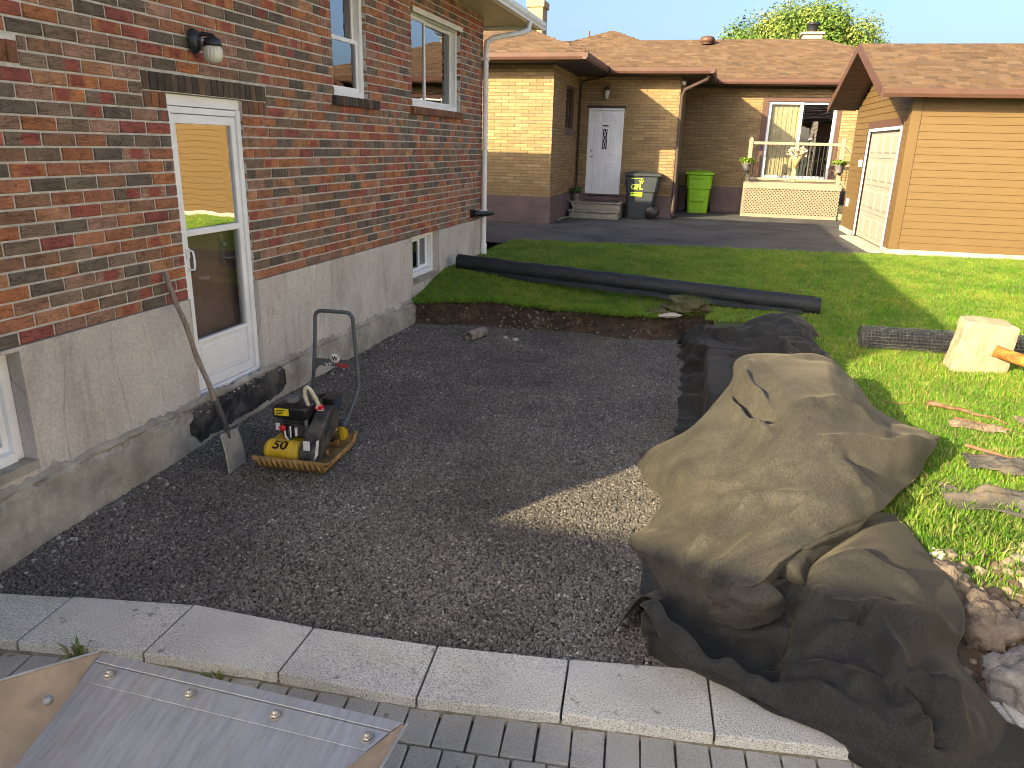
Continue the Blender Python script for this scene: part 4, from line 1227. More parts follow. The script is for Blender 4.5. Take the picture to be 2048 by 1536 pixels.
# ------------------------------------------------------------------ tree beyond the roofs
def tree(name, o, h, rx, label, seed, leaves=9000):
    r = random.Random(seed)
    t_ = empty(name, o, 0, label, 'tree')
    b = MB(); b.tube([(0, 0, 0), (.1, 0, h * .25), (0, .1, h * .5), (.1, 0, h * .8)], .3, 10, rs=[.38, .3, .22, .08])
    for k in range(9):
        a = k * .7 + r.random(); z = h * (.3 + .05 * k)
        b.tube([(0, 0, z), (rx * .35 * math.cos(a), rx * .35 * math.sin(a), z + h * .12), (rx * .75 * math.cos(a), rx * .75 * math.sin(a), z + h * .2)], .1, 6, rs=[.13, .08, .03])
    b.build('trunk', simple('bark', (.12, .09, .06), .9, .2, 6, .6, 20), t_)
    b = MB()
    cl = []
    for k in range(240):
        a = r.uniform(0, 6.283); zz = r.uniform(-.55, 1); rr = math.sqrt(max(0, 1 - zz * zz)) * r.uniform(.55, 1.0)
        cl.append((Vector((rx * rr * math.cos(a), rx * rr * math.sin(a), h * .68 + h * .32 * zz * r.uniform(.75, 1.05))), r.uniform(.45, .95), r.choice(((.08, .16, .02), (.10, .18, .025), (.13, .20, .03), (.07, .13, .018), (.16, .20, .035)))))
    per = leaves // len(cl)
    for c, s, cc in cl:
        for _ in range(per):
            d = Vector((r.gauss(0, 1), r.gauss(0, 1), r.gauss(0, 1))).normalized() * s * r.uniform(.5, 1.15)
            n_ = (d.normalized() + Vector((r.gauss(0, .5), r.gauss(0, .5), r.gauss(.3, .5)))).normalized(); t1 = n_.orthogonal().normalized()
            t1.rotate(Matrix.Rotation(r.uniform(0, 6.28), 3, n_)); t2 = n_.cross(t1); l = r.uniform(.07, .15)
            p = c + d; j = r.uniform(.75, 1.3)
            b.add([p, p + t1 * l * .5 + t2 * l * .32, p + t1 * l * 1.2, p + t1 * l * .5 - t2 * l * .32], [(0, 1, 2, 3)], tuple(x * j for x in cc))
    b.build('crown', M['leaf'], t_, fixn=False)
tree('maple_tree', (6.3, 40.5, 0), 8.35, 4.0, 'broad yellow-green leafy tree rising behind the brown shingle roof', 5, 90000)

# ------------------------------------------------------------------ house added behind the viewer, sized so its roof shades the paving
nh = empty('white_sided_house', (-4, -7.6, 0), 0, 'white-sided bungalow on the near side of the yard', 'house')
EYB = -3.62; EZB = 3.54
b = MB(); b.box(-9, -11.5, -.1, 1.0, -4.3, 3.4); b.build('wall', M['white_paint'], nh, True)
b = MB(); b.add([(-9.6, EYB, EZB), (1.6, EYB, EZB), (1.6, -12.2, EZB), (-9.6, -12.2, EZB), (-5.5, -7.9, 4.75), (-2.5, -7.9, 4.75)], [(0, 1, 5, 4), (1, 2, 5), (2, 3, 4, 5), (3, 0, 4), (0, 3, 2, 1)]); b.build('roof', M['brown_dark'], nh, True)
for x in (-7, -2.5):
    b = MB(); b.box(x, -4.295, 1.2, x + 1.5, -4.27, 2.5); wq = b.build('window', M['white_paint'], nh, True)
    b = MB(); b.box(x + .08, -4.268, 1.28, x + 1.42, -4.262, 2.42); b.build('pane', M['dark_metal'], wq)

# house added out of view so its sunlit wall lights the brick house
sh2 = empty('cream_sided_house', (14, 1.5, 0), 0, 'cream-sided two-storey house across the side lawn facing the brick house', 'house')
b = MB(); b.box(10.5, -7, 0, 18, 9.5, 5.4); b.build('wall', simple('cream_siding', (.74, .70, .62), .6, .03, 2), sh2, True)
b = MB(); b.add([(10.0, -7.5, 5.4), (18.5, -7.5, 5.4), (18.5, 10, 5.4), (10.0, 10, 5.4), (14.2, -3.5, 6.9), (14.2, 6, 6.9)], [(0, 1, 4), (1, 2, 5, 4), (2, 3, 5), (3, 0, 4, 5), (0, 3, 2, 1)]); b.build('roof', M['brown_dark'], sh2, True)
for (yy, zz) in ((-5, 1.2), (-.5, 1.2), (4, 1.2), (-5, 3.6), (-.5, 3.6), (4, 3.6)):
    b = MB(); b.box(10.46, yy, zz, 10.495, yy + 1.3, zz + 1.2); wq = b.build('window', M['white_paint'], sh2, True)
    b = MB(); b.box(10.45, yy + .08, zz + .08, 10.458, yy + 1.22, zz + 1.12); b.build('pane', M['dark_metal'], wq)
# ------------------------------------------------------------------ edging slabs and pavers
def slab_mat(name, c, sp=0.5):
    mt, t, p = new_mat(name)
    n = noise_tex(t, pos(t), 3.0, 5, 0.6)
    cc = ramp(t, n, [(0.3, tuple(x * .82 for x in c)), (0.7, tuple(x * 1.1 for x in c))])
    f = noise_tex(t, pos(t), 170, 3, 0.7)
    cc = mix(t, 1.0, cc, ramp(t, f, [(0.32, 1 - sp), (0.5, 1.0), (0.7, 1 + sp * .45)]), 'MULTIPLY')
    st = ramp(t, noise_tex(t, pos(t), 1.7, 6, .7, .8), [(.52, 0.), (.7, .5)])
    cc = mix(t, st, cc, tuple(x * f_ for x, f_ in zip(c, (.72, .68, .55))))
    sp_ = ramp(t, noise_tex(t, pos(t), 14, 2, .5), [(.70, 0.), (.74, .6)])
    cc = mix(t, sp_, cc, (.09, .085, .07))
    t.links.new(cc, p.inputs['Base Color']); p.inputs['Roughness'].default_value = .9
    t.links.new(bump(t, f, .5, .004), p.inputs['Normal'])
    return mt
M['slab'] = slab_mat('edging_slab', (.50, .485, .435), .8)
M['paver'] = slab_mat('grey_paver', (.33, .32, .29), .35)
M['joint_sand'] = simple('joint_sand', (.20, .17, .125), .95, .3, 25, .8, 150, dirt=(.08, .085, .04), ds=4, damt=.8)
PZ = .034          # level of the path
bk = [(.18, 2.28), (.754, 2.407), (1.328, 2.524), (1.938, 2.536), (2.511, 2.578), (3.075, 2.655), (3.641, 2.757), (4.20, 2.845), (4.78, 2.915), (5.36, 2.97)]
frn = [(.20, 1.96), (.789, 2.071), (1.349, 2.165), (1.954, 2.22), (2.546, 2.25), (3.108, 2.331), (3.679, 2.396), (4.245, 2.475), (4.83, 2.55), (5.42, 2.60)]
b = MB(); b.grid(lambda u, v: (-.05 + u * 6.4, -2.5 + v * (4.62 + .55 * u), PZ - .012 + .005 * nz(u * 60, v * 60)), 90, 70)
pave = tag(b.build('paved_path', M['joint_sand']), kind='structure')
edg = tag(empty('path_edging', (2.8, 2.4, 0)), kind='structure')
rs_ = random.Random(8)
for k in range(len(bk) - 1):
    g = .004
    q = []
    for (pt, other) in ((bk[k], bk[k+1]), (bk[k+1], bk[k]), (frn[k+1], frn[k]), (frn[k], frn[k+1])):
        d = (Vector(other) - Vector(pt)).normalized() * g
        q.append(Vector(pt) + d)
    zt = .100 + rs_.uniform(-.004, .004)
    tilt = [rs_.uniform(-.003, .003) for _ in range(4)]
    b = MB(); b.hexa([(p.x, p.y, -.05) for p in q], [(p.x, p.y, zt + t_) for p, t_ in zip(q, tilt)])
    b.build('slab', M['slab'], edg, True, bevel=.007, seg=2)
# strip of washed-out dirt at the foot of the slabs
def foot(u, v):
    k = u * 8.999; i = int(k); f = k - i
    x = frn[i][0] * (1 - f) + frn[i+1][0] * f; y = frn[i][1] * (1 - f) + frn[i+1][1] * f
    wdt = .035 + .02 * nz(u * 40, 3) + (.05 * (1 - ss(.0, .3, u)))
    return (x, y + .01 - wdt * v, PZ + .004 + (.02 + .01 * nz(u * 50, 8)) * (1 - v) ** 1.5)
b = MB(); b.grid(foot, 300, 5); b.build('washed_dirt', M['joint_sand'], edg, True, fixn=False)
pang = rad(6.4); pu = Vector((math.cos(pang), math.sin(pang), 0)); pv = Vector((math.sin(pang), -math.cos(pang), 0))
po = Vector((.10, 2.015, 0))
pm = []
for k in range(5):
    b = MB(); j = lambda a: rs_.uniform(-a, a)
    b.hexa([(0 + .004, .004, -.05), (.124, .004, -.05), (.124, .211, -.05), (.004, .211, -.05)], [(.004 + j(.002), .004 + j(.002), .012 + j(.001)), (.124 + j(.002), .004 + j(.002), .012), (.124 + j(.002), .211 + j(.002), .012 + j(.001)), (.004 + j(.002), .211 + j(.002), .012)])
    pm.append(b.mesh('paver', M['paver'], bevel=.006, seg=2))
for row in range(6):
    off = [0, .05, .02, .07, .03, .0][row]
    for i in range(41):
        p = po + pu * (i * .128 - .0 + off) + pv * (row * .216) + Vector((0, 0, PZ + rs_.uniform(-.003, .003)))
        o = bpy.data.objects.new('paver', rs_.choice(pm)); col.objects.link(o); o.parent = pave
        Mx = Matrix((pu, pv, Vector((0, 0, 1)))).transposed().to_4x4()
        Mx = Mx @ Matrix.Rotation(rs_.uniform(-.012, .012), 4, 'Z'); Mx.translation = p; o.matrix_local = Mx

# ------------------------------------------------------------------ geotextile
def fabric_mat():
    mt, t, p = new_mat('geotextile')
    big = noise_tex(t, pos(t), 1.6, 5, .62)
    c = ramp(t, big, [(.3, (.010, .010, .011)), (.55, (.015, .015, .0148)), (.75, (.024, .023, .021))])
    dust_and_light = noise_tex(t, pos(t), 2.4, 6, .68, .6)
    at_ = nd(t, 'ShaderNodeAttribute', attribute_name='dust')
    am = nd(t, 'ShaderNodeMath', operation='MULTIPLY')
    t.links.new(ramp(t, dust_and_light, [(.34, .12), (.70, .62)]), am.inputs[0]); t.links.new(at_.outputs['Fac'], am.inputs[1])
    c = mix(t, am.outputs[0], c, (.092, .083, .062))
    fib = noise_tex(t, pos(t, (1.0, 1.7, 1.2)), 130, 4, .75, .8)
    c = mix(t, 1.0, c, ramp(t, fib, [(.32, .55), (.68, 1.5)]), 'MULTIPLY')
    dash = noise_tex(t, pos(t, (170, 45, 90)), 1.0, 3, .7, 1.5)
    c = mix(t, 1.0, c, ramp(t, dash, [(.35, .62), (.65, 1.45)]), 'MULTIPLY')
    t.links.new(c, p.inputs['Base Color']); p.inputs['Roughness'].default_value = .78
    p.inputs['Specular IOR Level'].default_value = .3
    p.inputs['Sheen Weight'].default_value = .10
    p.inputs['Sheen Roughness'].default_value = .4
    p.inputs['Sheen Tint'].default_value = (.8, .7, .5, 1)
    t.links.new(bump(t, fib, .4, .004), p.inputs['Normal'])
    return mt
M['fabric'] = fabric_mat()

def catmull(P, n):
    """P: (k,...) control rows -> n samples through them"""
    P = np.asarray(P, float); k = len(P)
    Q = np.concatenate([[2 * P[0] - P[1]], P, [2 * P[-1] - P[-2]]])
    out = []
    for s in np.linspace(0, k - 1 - 1e-9, n):
        i = int(s); f = s - i
        a, b_, c, d = Q[i], Q[i+1], Q[i+2], Q[i+3]
        out.append(.5 * (2*b_ + (c-a)*f + (2*a-5*b_+4*c-d)*f*f + (3*b_-a-3*c+d)*f**3))
    return np.array(out)

def support_z(x, y):
    z = gravel_z(min(max(x, 0), 4.7), max(y, 2.3)) if in_pit(x + .07, y + .07) else lawn_z(x, max(y, 2.6))
    i = 0
    for k in range(len(bk) - 1):
        if bk[k][0] <= x <= bk[k+1][0]:
            f = (x - bk[k][0]) / (bk[k+1][0] - bk[k][0])
            yb_ = bk[k][1] * (1-f) + bk[k+1][1] * f; yf_ = frn[k][1] * (1-f) + frn[k+1][1] * f
            if yf_ - .005 <= y <= yb_ + .005: z = max(z, .106)
            elif y < yf_: z = .014 + PZ
    return z

def tin(Q, nu_pts, amp, seed, stretch=(1, 1), ang=0.0):
    """crumple: straight-edged facets between random points, heights from -amp to amp"""
    from mathutils.geometry import delaunay_2d_cdt
    r = random.Random(seed)
    c, s_ = math.cos(ang), math.sin(ang)
    X = (Q[:, 0] * c + Q[:, 1] * s_) / stretch[0]; Y = (-Q[:, 0] * s_ + Q[:, 1] * c) / stretch[1]
    x0, x1, y0, y1 = X.min() - .3, X.max() + .3, Y.min() - .3, Y.max() + .3
    n = int((x1 - x0) * (y1 - y0) * nu_pts) + 12
    P = [Vector((r.uniform(x0, x1), r.uniform(y0, y1))) for _ in range(n)] + [Vector(p) for p in ((x0, y0), (x1, y0), (x1, y1), (x0, y1))]
    vs, es, fs, *_ = delaunay_2d_cdt(P, [], [], 0, 1e-6)
    h = np.array([r.uniform(-1, 1) * amp for _ in vs])
    out = np.zeros(len(Q))
    for f in fs:
        a, b_, d = [np.array(vs[i]) for i in f[:3]]
        det = (b_[0]-a[0])*(d[1]-a[1]) - (d[0]-a[0])*(b_[1]-a[1])
        if abs(det) < 1e-12: continue
        m_ = (X >= min(a[0], b_[0], d[0])) & (X <= max(a[0], b_[0], d[0])) & (Y >= min(a[1], b_[1], d[1])) & (Y <= max(a[1], b_[1], d[1]))
        i = np.where(m_)[0]
        l1 = ((X[i]-a[0])*(d[1]-a[1]) - (d[0]-a[0])*(Y[i]-a[1])) / det
        l2 = ((b_[0]-a[0])*(Y[i]-a[1]) - (X[i]-a[0])*(b_[1]-a[1])) / det
        k = (l1 >= -1e-9) & (l2 >= -1e-9) & (l1 + l2 <= 1 + 1e-9)
        i, l1, l2 = i[k], l1[k], l2[k]
        out[i] = h[f[0]] * (1 - l1 - l2) + h[f[1]] * l1 + h[f[2]] * l2
    return out

def sheet(name, P, nu, nv, parent, wr=.012, seed=0, creases=(), crumple=(), sim=None, dust_and_light=lambda u, v: .3, thick=.004, clampz=True):
    S = catmull(P, nv)                              # rows
    S = np.swapaxes(catmull(np.swapaxes(S, 0, 1), nu), 0, 1)   # (nv, nu, 3)
    # drawn-out folds: ridged noise running obliquely over the sheet
    du = np.gradient(S, axis=1); dv = np.gradient(S, axis=0)
    N = np.cross(du, dv); N /= np.linalg.norm(N, axis=2, keepdims=True) + 1e-9
    N *= np.sign(N[..., 2:3] + 1e-9)
    for j in range(nv):
        for i in range(nu):
            x, y, z = S[j, i]
            a = 1 - abs(nz(x * 1.7 + seed + y * .9, y * 1.1 - x * .8, z * 2)) * 2
            c = 1 - abs(nz(x * 4.1 + seed - y * 2.2, y * 2.0 + x * 2.6, z * 3)) * 2
            h = wr * (a ** 3 if a > 0 else 0) * 1.6 + wr * .7 * (c ** 3 if c > 0 else 0)
            edge = min(1, 8 * min(i / (nu-1), 1 - i / (nu-1)), 8 * min(j / (nv-1), 1 - j / (nv-1)))
            S[j, i] += N[j, i] * h * (.3 + .7 * edge)
    Q0 = S.reshape(-1, 3).copy()
    extra = np.zeros_like(Q0)
    for (dens, amp, sd2, st, an, mask) in crumple:
        d_ = tin(Q0, dens, amp, sd2, st, an) * np.array([mask(p) for p in Q0])
        S = (S.reshape(-1, 3) + N.reshape(-1, 3) * d_[:, None]).reshape(S.shape)
    for (hh, ww, pts) in creases:          # sharp folds: cusp-shaped ridges and valleys along drawn-out lines
        pts = catmull(np.array(pts), 8 * len(pts)) if len(pts) > 2 else np.array(pts, float)
        Q = S.reshape(-1, 3)
        best = np.full(len(Q), 1e9); tt = np.zeros(len(Q))
        for q, (p0, p1) in enumerate(zip(pts, pts[1:])):
            d = p1 - p0; L2 = (d * d).sum() + 1e-9
            t = np.clip(((Q - p0) @ d) / L2, 0, 1)
            dist = np.linalg.norm(Q - (p0 + t[:, None] * d), axis=1)
            m_ = dist < best
            best[m_] = dist[m_]; tt[m_] = (q + t[m_]) / (len(pts) - 1)
        fade = np.clip(np.minimum(tt * 5, (1 - tt) * 5), .0, 1) ** .7
        prof = np.exp(-best / ww) * (1 + .25 * np.sin(tt * 17 + hh * 900))
        dsp = (N.reshape(-1, 3) * .35 + np.array([0, 0, .75])) * (hh * prof * fade)[:, None]
        extra += dsp
        S = (Q + dsp).reshape(S.shape)
    if sim:
        fine = tin(Q0, 26, .02, seed + 70, (.7, 1.9), .35) + tin(Q0, 60, .008, seed + 71, (.7, 1.6), -.4)
        facet = tin(Q0, 4.5, .034, seed + 80, (.8, 1.5), -.7)
        extra = extra * .75 + N.reshape(-1, 3) * (facet * np.array([1 - .7 * sim[5](p) for p in Q0]))[:, None] + N.reshape(-1, 3) * (fine * np.array([sim[5](p) for p in Q0]))[:, None]
    me = bpy.data.meshes.new(name)
    fs = [(j*nu+i, j*nu+i+1, (j+1)*nu+i+1, (j+1)*nu+i) for j in range(nv-1) for i in range(nu-1)]
    me.from_pydata(S.reshape(-1, 3).tolist(), [], fs)
    o = link(name, me, parent, True)
    if sim:             # let the slack cloth buckle into folds, loosely held to its rough shape
        frames, goal, bend, g0, g1, slack = sim
        vg = o.vertex_groups.new(name='hold'); vs_ = o.vertex_groups.new(name='slack')
        vg.add(list(range(nu * nv)), goal, 'REPLACE')
        for k, p in enumerate(S.reshape(-1, 3)): vs_.add([k], float(slack(p)), 'REPLACE')
        md = o.modifiers.new('cloth', 'CLOTH')
        s = md.settings
        s.quality = 4; s.mass = .15; s.tension_stiffness = 20; s.compression_stiffness = 20; s.shear_stiffness = 6; s.bending_stiffness = bend
        s.shrink_min = -g0; s.shrink_max = -g1; s.vertex_group_shrink = 'slack'; s.vertex_group_mass = 'hold'; s.pin_stiffness = 1; s.air_damping = 2
        s.effector_weights.gravity = .3
        md.point_cache.frame_start = 1; md.point_cache.frame_end = frames + 1
        md.collision_settings.use_collision = False
        for f in range(1, frames + 1): sc.frame_set(f)
        ev_ = o.evaluated_get(bpy.context.evaluated_depsgraph_get())
        co = np.empty(len(me.vertices) * 3); ev_.data.vertices.foreach_get('co', co)
        o.modifiers.clear()
        K = co.reshape(nv, nu, 3); L = K.copy()
        for _ in range(14):                 # sharpen the creases the cloth has formed
            L[1:-1, 1:-1] = (L[:-2, 1:-1] + L[2:, 1:-1] + L[1:-1, :-2] + L[1:-1, 2:]) / 4
        K = K + .4 * (K - L) + extra.reshape(K.shape)
        for _ in range(2):
            K[1:-1, 1:-1] = .5 * K[1:-1, 1:-1] + .125 * (K[:-2, 1:-1] + K[2:, 1:-1] + K[1:-1, :-2] + K[1:-1, 2:])
        me.vertices.foreach_set('co', K.ravel())
        sc.frame_set(1)
    off = Vector(o.location); 
    if clampz:
        co = np.empty(len(me.vertices) * 3); me.vertices.foreach_get('co', co); co = co.reshape(-1, 3)
        for k in range(len(co)):
            z = support_z(co[k, 0], co[k, 1]) + .012
            if co[k, 2] < z: co[k, 2] = z
        me.vertices.foreach_set('co', co.ravel())
    me.polygons.foreach_set('use_smooth', [True] * len(fs))
    at = me.attributes.new('dust', 'FLOAT', 'POINT'); at.data.foreach_set('value', [dust_and_light(i / (nu-1), j / (nv-1)) for j in range(nv) for i in range(nu)])
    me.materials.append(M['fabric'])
    md = o.modifiers.new('thickness', 'SOLIDIFY'); md.thickness = thick; md.offset = -1
    me.update()
    return o

CA=[
 [(3.21,8.38,0.20),(3.40,8.46,0.36),(3.67,8.31,0.37),(3.93,8.60,0.42),(4.26,8.86,0.45),(4.47,8.82,0.42),(4.60,8.51,0.34)],
 [(3.22,8.39,0.10),(3.52,7.98,0.32),(3.77,7.82,0.38),(4.07,8.09,0.44),(4.35,8.02,0.48),(4.51,7.85,0.44),(4.62,7.88,0.33)],
 [(3.23,8.24,0.06),(3.48,7.52,0.30),(3.81,7.24,0.40),(4.08,7.31,0.42),(4.35,7.45,0.46),(4.55,7.59,0.42),(4.66,7.59,0.33)],
 [(3.29,7.16,0.06),(3.46,7.11,0.14),(3.68,6.81,0.28),(3.97,6.61,0.38),(4.30,6.79,0.44),(4.57,6.97,0.42),(4.69,6.97,0.33)],
 [(3.34,6.16,0.05),(3.50,6.11,0.10),(3.69,6.02,0.22),(3.94,5.87,0.34),(4.26,6.18,0.36),(4.59,6.40,0.36),(4.72,6.40,0.33)],
 [(3.30,5.53,0.05),(3.47,5.40,0.08),(3.70,5.27,0.20),(3.92,5.23,0.30),(4.20,5.37,0.32),(4.56,5.58,0.33),(4.74,5.67,0.32)],
 [(3.15,4.95,0.04),(3.34,4.95,0.05),(3.61,4.87,0.12),(3.86,4.81,0.20),(4.16,4.79,0.25),(4.47,4.91,0.28),(4.73,5.03,0.30)],
]
CB=[
 [(3.17,5.30,0.02),(3.52,5.22,0.22),(3.75,5.55,0.38),(3.84,6.12,0.46),(4.01,6.20,0.52),(4.33,6.35,0.52),(4.60,6.00,0.44),(4.73,5.90,0.38),(4.85,5.74,0.33)],
 [(3.14,5.13,0.05),(3.49,5.00,0.36),(3.70,5.45,0.55),(3.76,5.73,0.67),(3.95,5.79,0.72),(4.33,5.84,0.72),(4.53,5.72,0.62),(4.66,5.33,0.52),(4.83,5.36,0.44)],
 [(3.16,4.93,0.06),(3.52,4.49,0.42),(3.78,4.60,0.58),(3.89,4.77,0.67),(4.03,4.79,0.76),(4.25,4.87,0.76),(4.39,4.80,0.70),(4.64,4.86,0.56),(4.94,4.98,0.50)],
 [(3.22,4.71,0.06),(3.54,4.20,0.38),(3.80,4.18,0.55),(3.95,4.15,0.64),(4.10,4.19,0.70),(4.27,4.30,0.68),(4.45,4.36,0.62),(4.66,4.51,0.56),(4.92,4.89,0.48)],
 [(3.33,4.43,0.06),(3.55,4.03,0.30),(3.75,3.81,0.46),(3.93,3.71,0.56),(4.07,3.71,0.61),(4.22,3.79,0.62),(4.36,3.93,0.58),(4.59,4.27,0.47),(4.81,4.69,0.38)],
 [(3.28,4.12,0.05),(3.49,3.82,0.22),(3.66,3.55,0.36),(3.83,3.39,0.47),(4.00,3.40,0.53),(4.14,3.47,0.54),(4.28,3.61,0.52),(4.43,3.85,0.46),(4.63,4.33,0.34)],
 [(3.18,3.89,0.04),(3.40,3.58,0.18),(3.58,3.24,0.32),(3.72,3.03,0.42),(3.86,3.03,0.47),(3.99,3.21,0.49),(4.15,3.45,0.49),(4.29,3.64,0.47),(4.46,3.97,0.40)],
 [(3.25,3.75,0.03),(3.45,3.39,0.14),(3.61,3.12,0.24),(3.75,2.98,0.32),(3.88,3.03,0.36),(4.01,3.24,0.40),(4.16,3.45,0.42),(4.30,3.67,0.42),(4.49,4.01,0.36)],
 [(3.29,3.58,0.03),(3.48,3.26,0.10),(3.62,3.08,0.16),(3.77,3.01,0.20),(3.91,3.07,0.26),(4.01,3.17,0.35),(4.12,3.25,0.45),(4.34,3.56,0.44),(4.61,4.05,0.32)],
 [(3.31,3.34,0.10),(3.46,3.11,0.12),(3.60,3.00,0.14),(3.76,2.94,0.16),(3.91,2.94,0.22),(4.00,2.97,0.34),(4.15,3.02,0.47),(4.40,3.30,0.46),(4.67,3.69,0.32)],
 [(3.34,2.98,0.25),(3.47,2.82,0.22),(3.60,2.82,0.17),(3.75,2.80,0.16),(3.91,2.83,0.22),(4.06,2.87,0.35),(4.21,2.87,0.47),(4.43,3.03,0.47),(4.68,3.31,0.36)],
 [(3.36,2.93,0.22),(3.50,2.72,0.22),(3.63,2.67,0.20),(3.78,2.68,0.18),(3.94,2.72,0.21),(4.09,2.78,0.31),(4.25,2.80,0.42),(4.45,2.91,0.43),(4.67,3.10,0.34)],
 [(3.37,2.90,0.14),(3.54,2.70,0.17),(3.67,2.64,0.18),(3.82,2.62,0.17),(3.98,2.62,0.21),(4.13,2.63,0.31),(4.30,2.67,0.39),(4.46,2.78,0.34),(4.61,2.96,0.27)],
 [(3.38,2.90,0.06),(3.56,2.76,0.10),(3.70,2.67,0.13),(3.84,2.60,0.14),(4.01,2.54,0.19),(4.18,2.52,0.28),(4.34,2.56,0.33),(4.51,2.67,0.27),(4.65,2.82,0.22)],
 [(3.39,2.91,0.02),(3.60,2.81,0.05),(3.73,2.67,0.10),(3.88,2.57,0.11),(4.06,2.51,0.12),(4.23,2.44,0.21),(4.40,2.48,0.26),(4.58,2.63,0.20),(4.74,2.77,0.14)],
 [(3.39,2.92,0.00),(3.62,2.84,0.02),(3.76,2.65,0.09),(3.92,2.57,0.08),(4.15,2.50,0.03),(4.32,2.42,0.10),(4.48,2.46,0.16),(4.65,2.59,0.12),(4.82,2.71,0.08)],
 [(3.40,2.95,-0.02),(3.63,2.86,0.00),(3.80,2.71,0.03),(3.97,2.60,0.02),(4.20,2.42,0.01),(4.40,2.39,0.01),(4.58,2.43,0.03),(4.73,2.48,0.05),(4.87,2.53,0.06)],
]
CT=[
 [(3.40,2.97,0.25),(3.34,2.98,0.25),(3.29,2.99,0.17),(3.25,3.01,0.07),(3.215,2.97,0.02)],
 [(3.42,3.05,0.20),(3.36,3.08,0.20),(3.32,3.10,0.12),(3.28,3.12,0.05),(3.25,3.10,0.02)],
 [(3.44,3.25,0.10),(3.40,3.28,0.10),(3.36,3.30,0.07),(3.33,3.32,0.03),(3.31,3.32,0.01)],
]
CREASE_A = [
 (0.050,0.030,[(3.28,8.32,0.15),(3.55,7.37,0.32),(3.86,7.11,0.39),(4.16,7.15,0.43)]),
 (-0.030,0.030,[(3.31,8.01,0.15),(3.61,7.19,0.31),(3.90,6.96,0.38)]),
 (0.060,0.030,[(4.09,7.63,0.43),(4.20,6.96,0.44),(4.28,6.51,0.40),(4.42,6.33,0.37)]),
 (0.050,0.030,[(3.43,8.30,0.33),(3.63,7.87,0.36),(3.92,7.98,0.41),(4.24,8.42,0.46)]),
 (0.040,0.025,[(3.77,7.63,0.39),(4.04,7.73,0.43),(4.43,7.91,0.47)]),
 (-0.040,0.030,[(3.81,7.33,0.40),(4.04,7.41,0.42),(4.33,7.12,0.45)]),
 (0.030,0.040,[(3.32,7.83,0.13),(3.48,7.30,0.21),(3.61,6.80,0.23),(3.67,6.14,0.22)]),
 (0.030,0.030,[(3.35,6.51,0.06),(3.56,6.21,0.14),(3.74,6.16,0.26)]),
 (0.030,0.035,[(3.37,5.72,0.06),(3.60,5.56,0.15),(3.71,5.55,0.22)]),
 (0.040,0.030,[(4.33,7.12,0.45),(4.49,7.04,0.44),(4.65,6.71,0.37)]),
 (0.030,0.030,[(3.35,5.39,0.06),(3.49,5.58,0.09),(3.68,5.43,0.19)]),
]
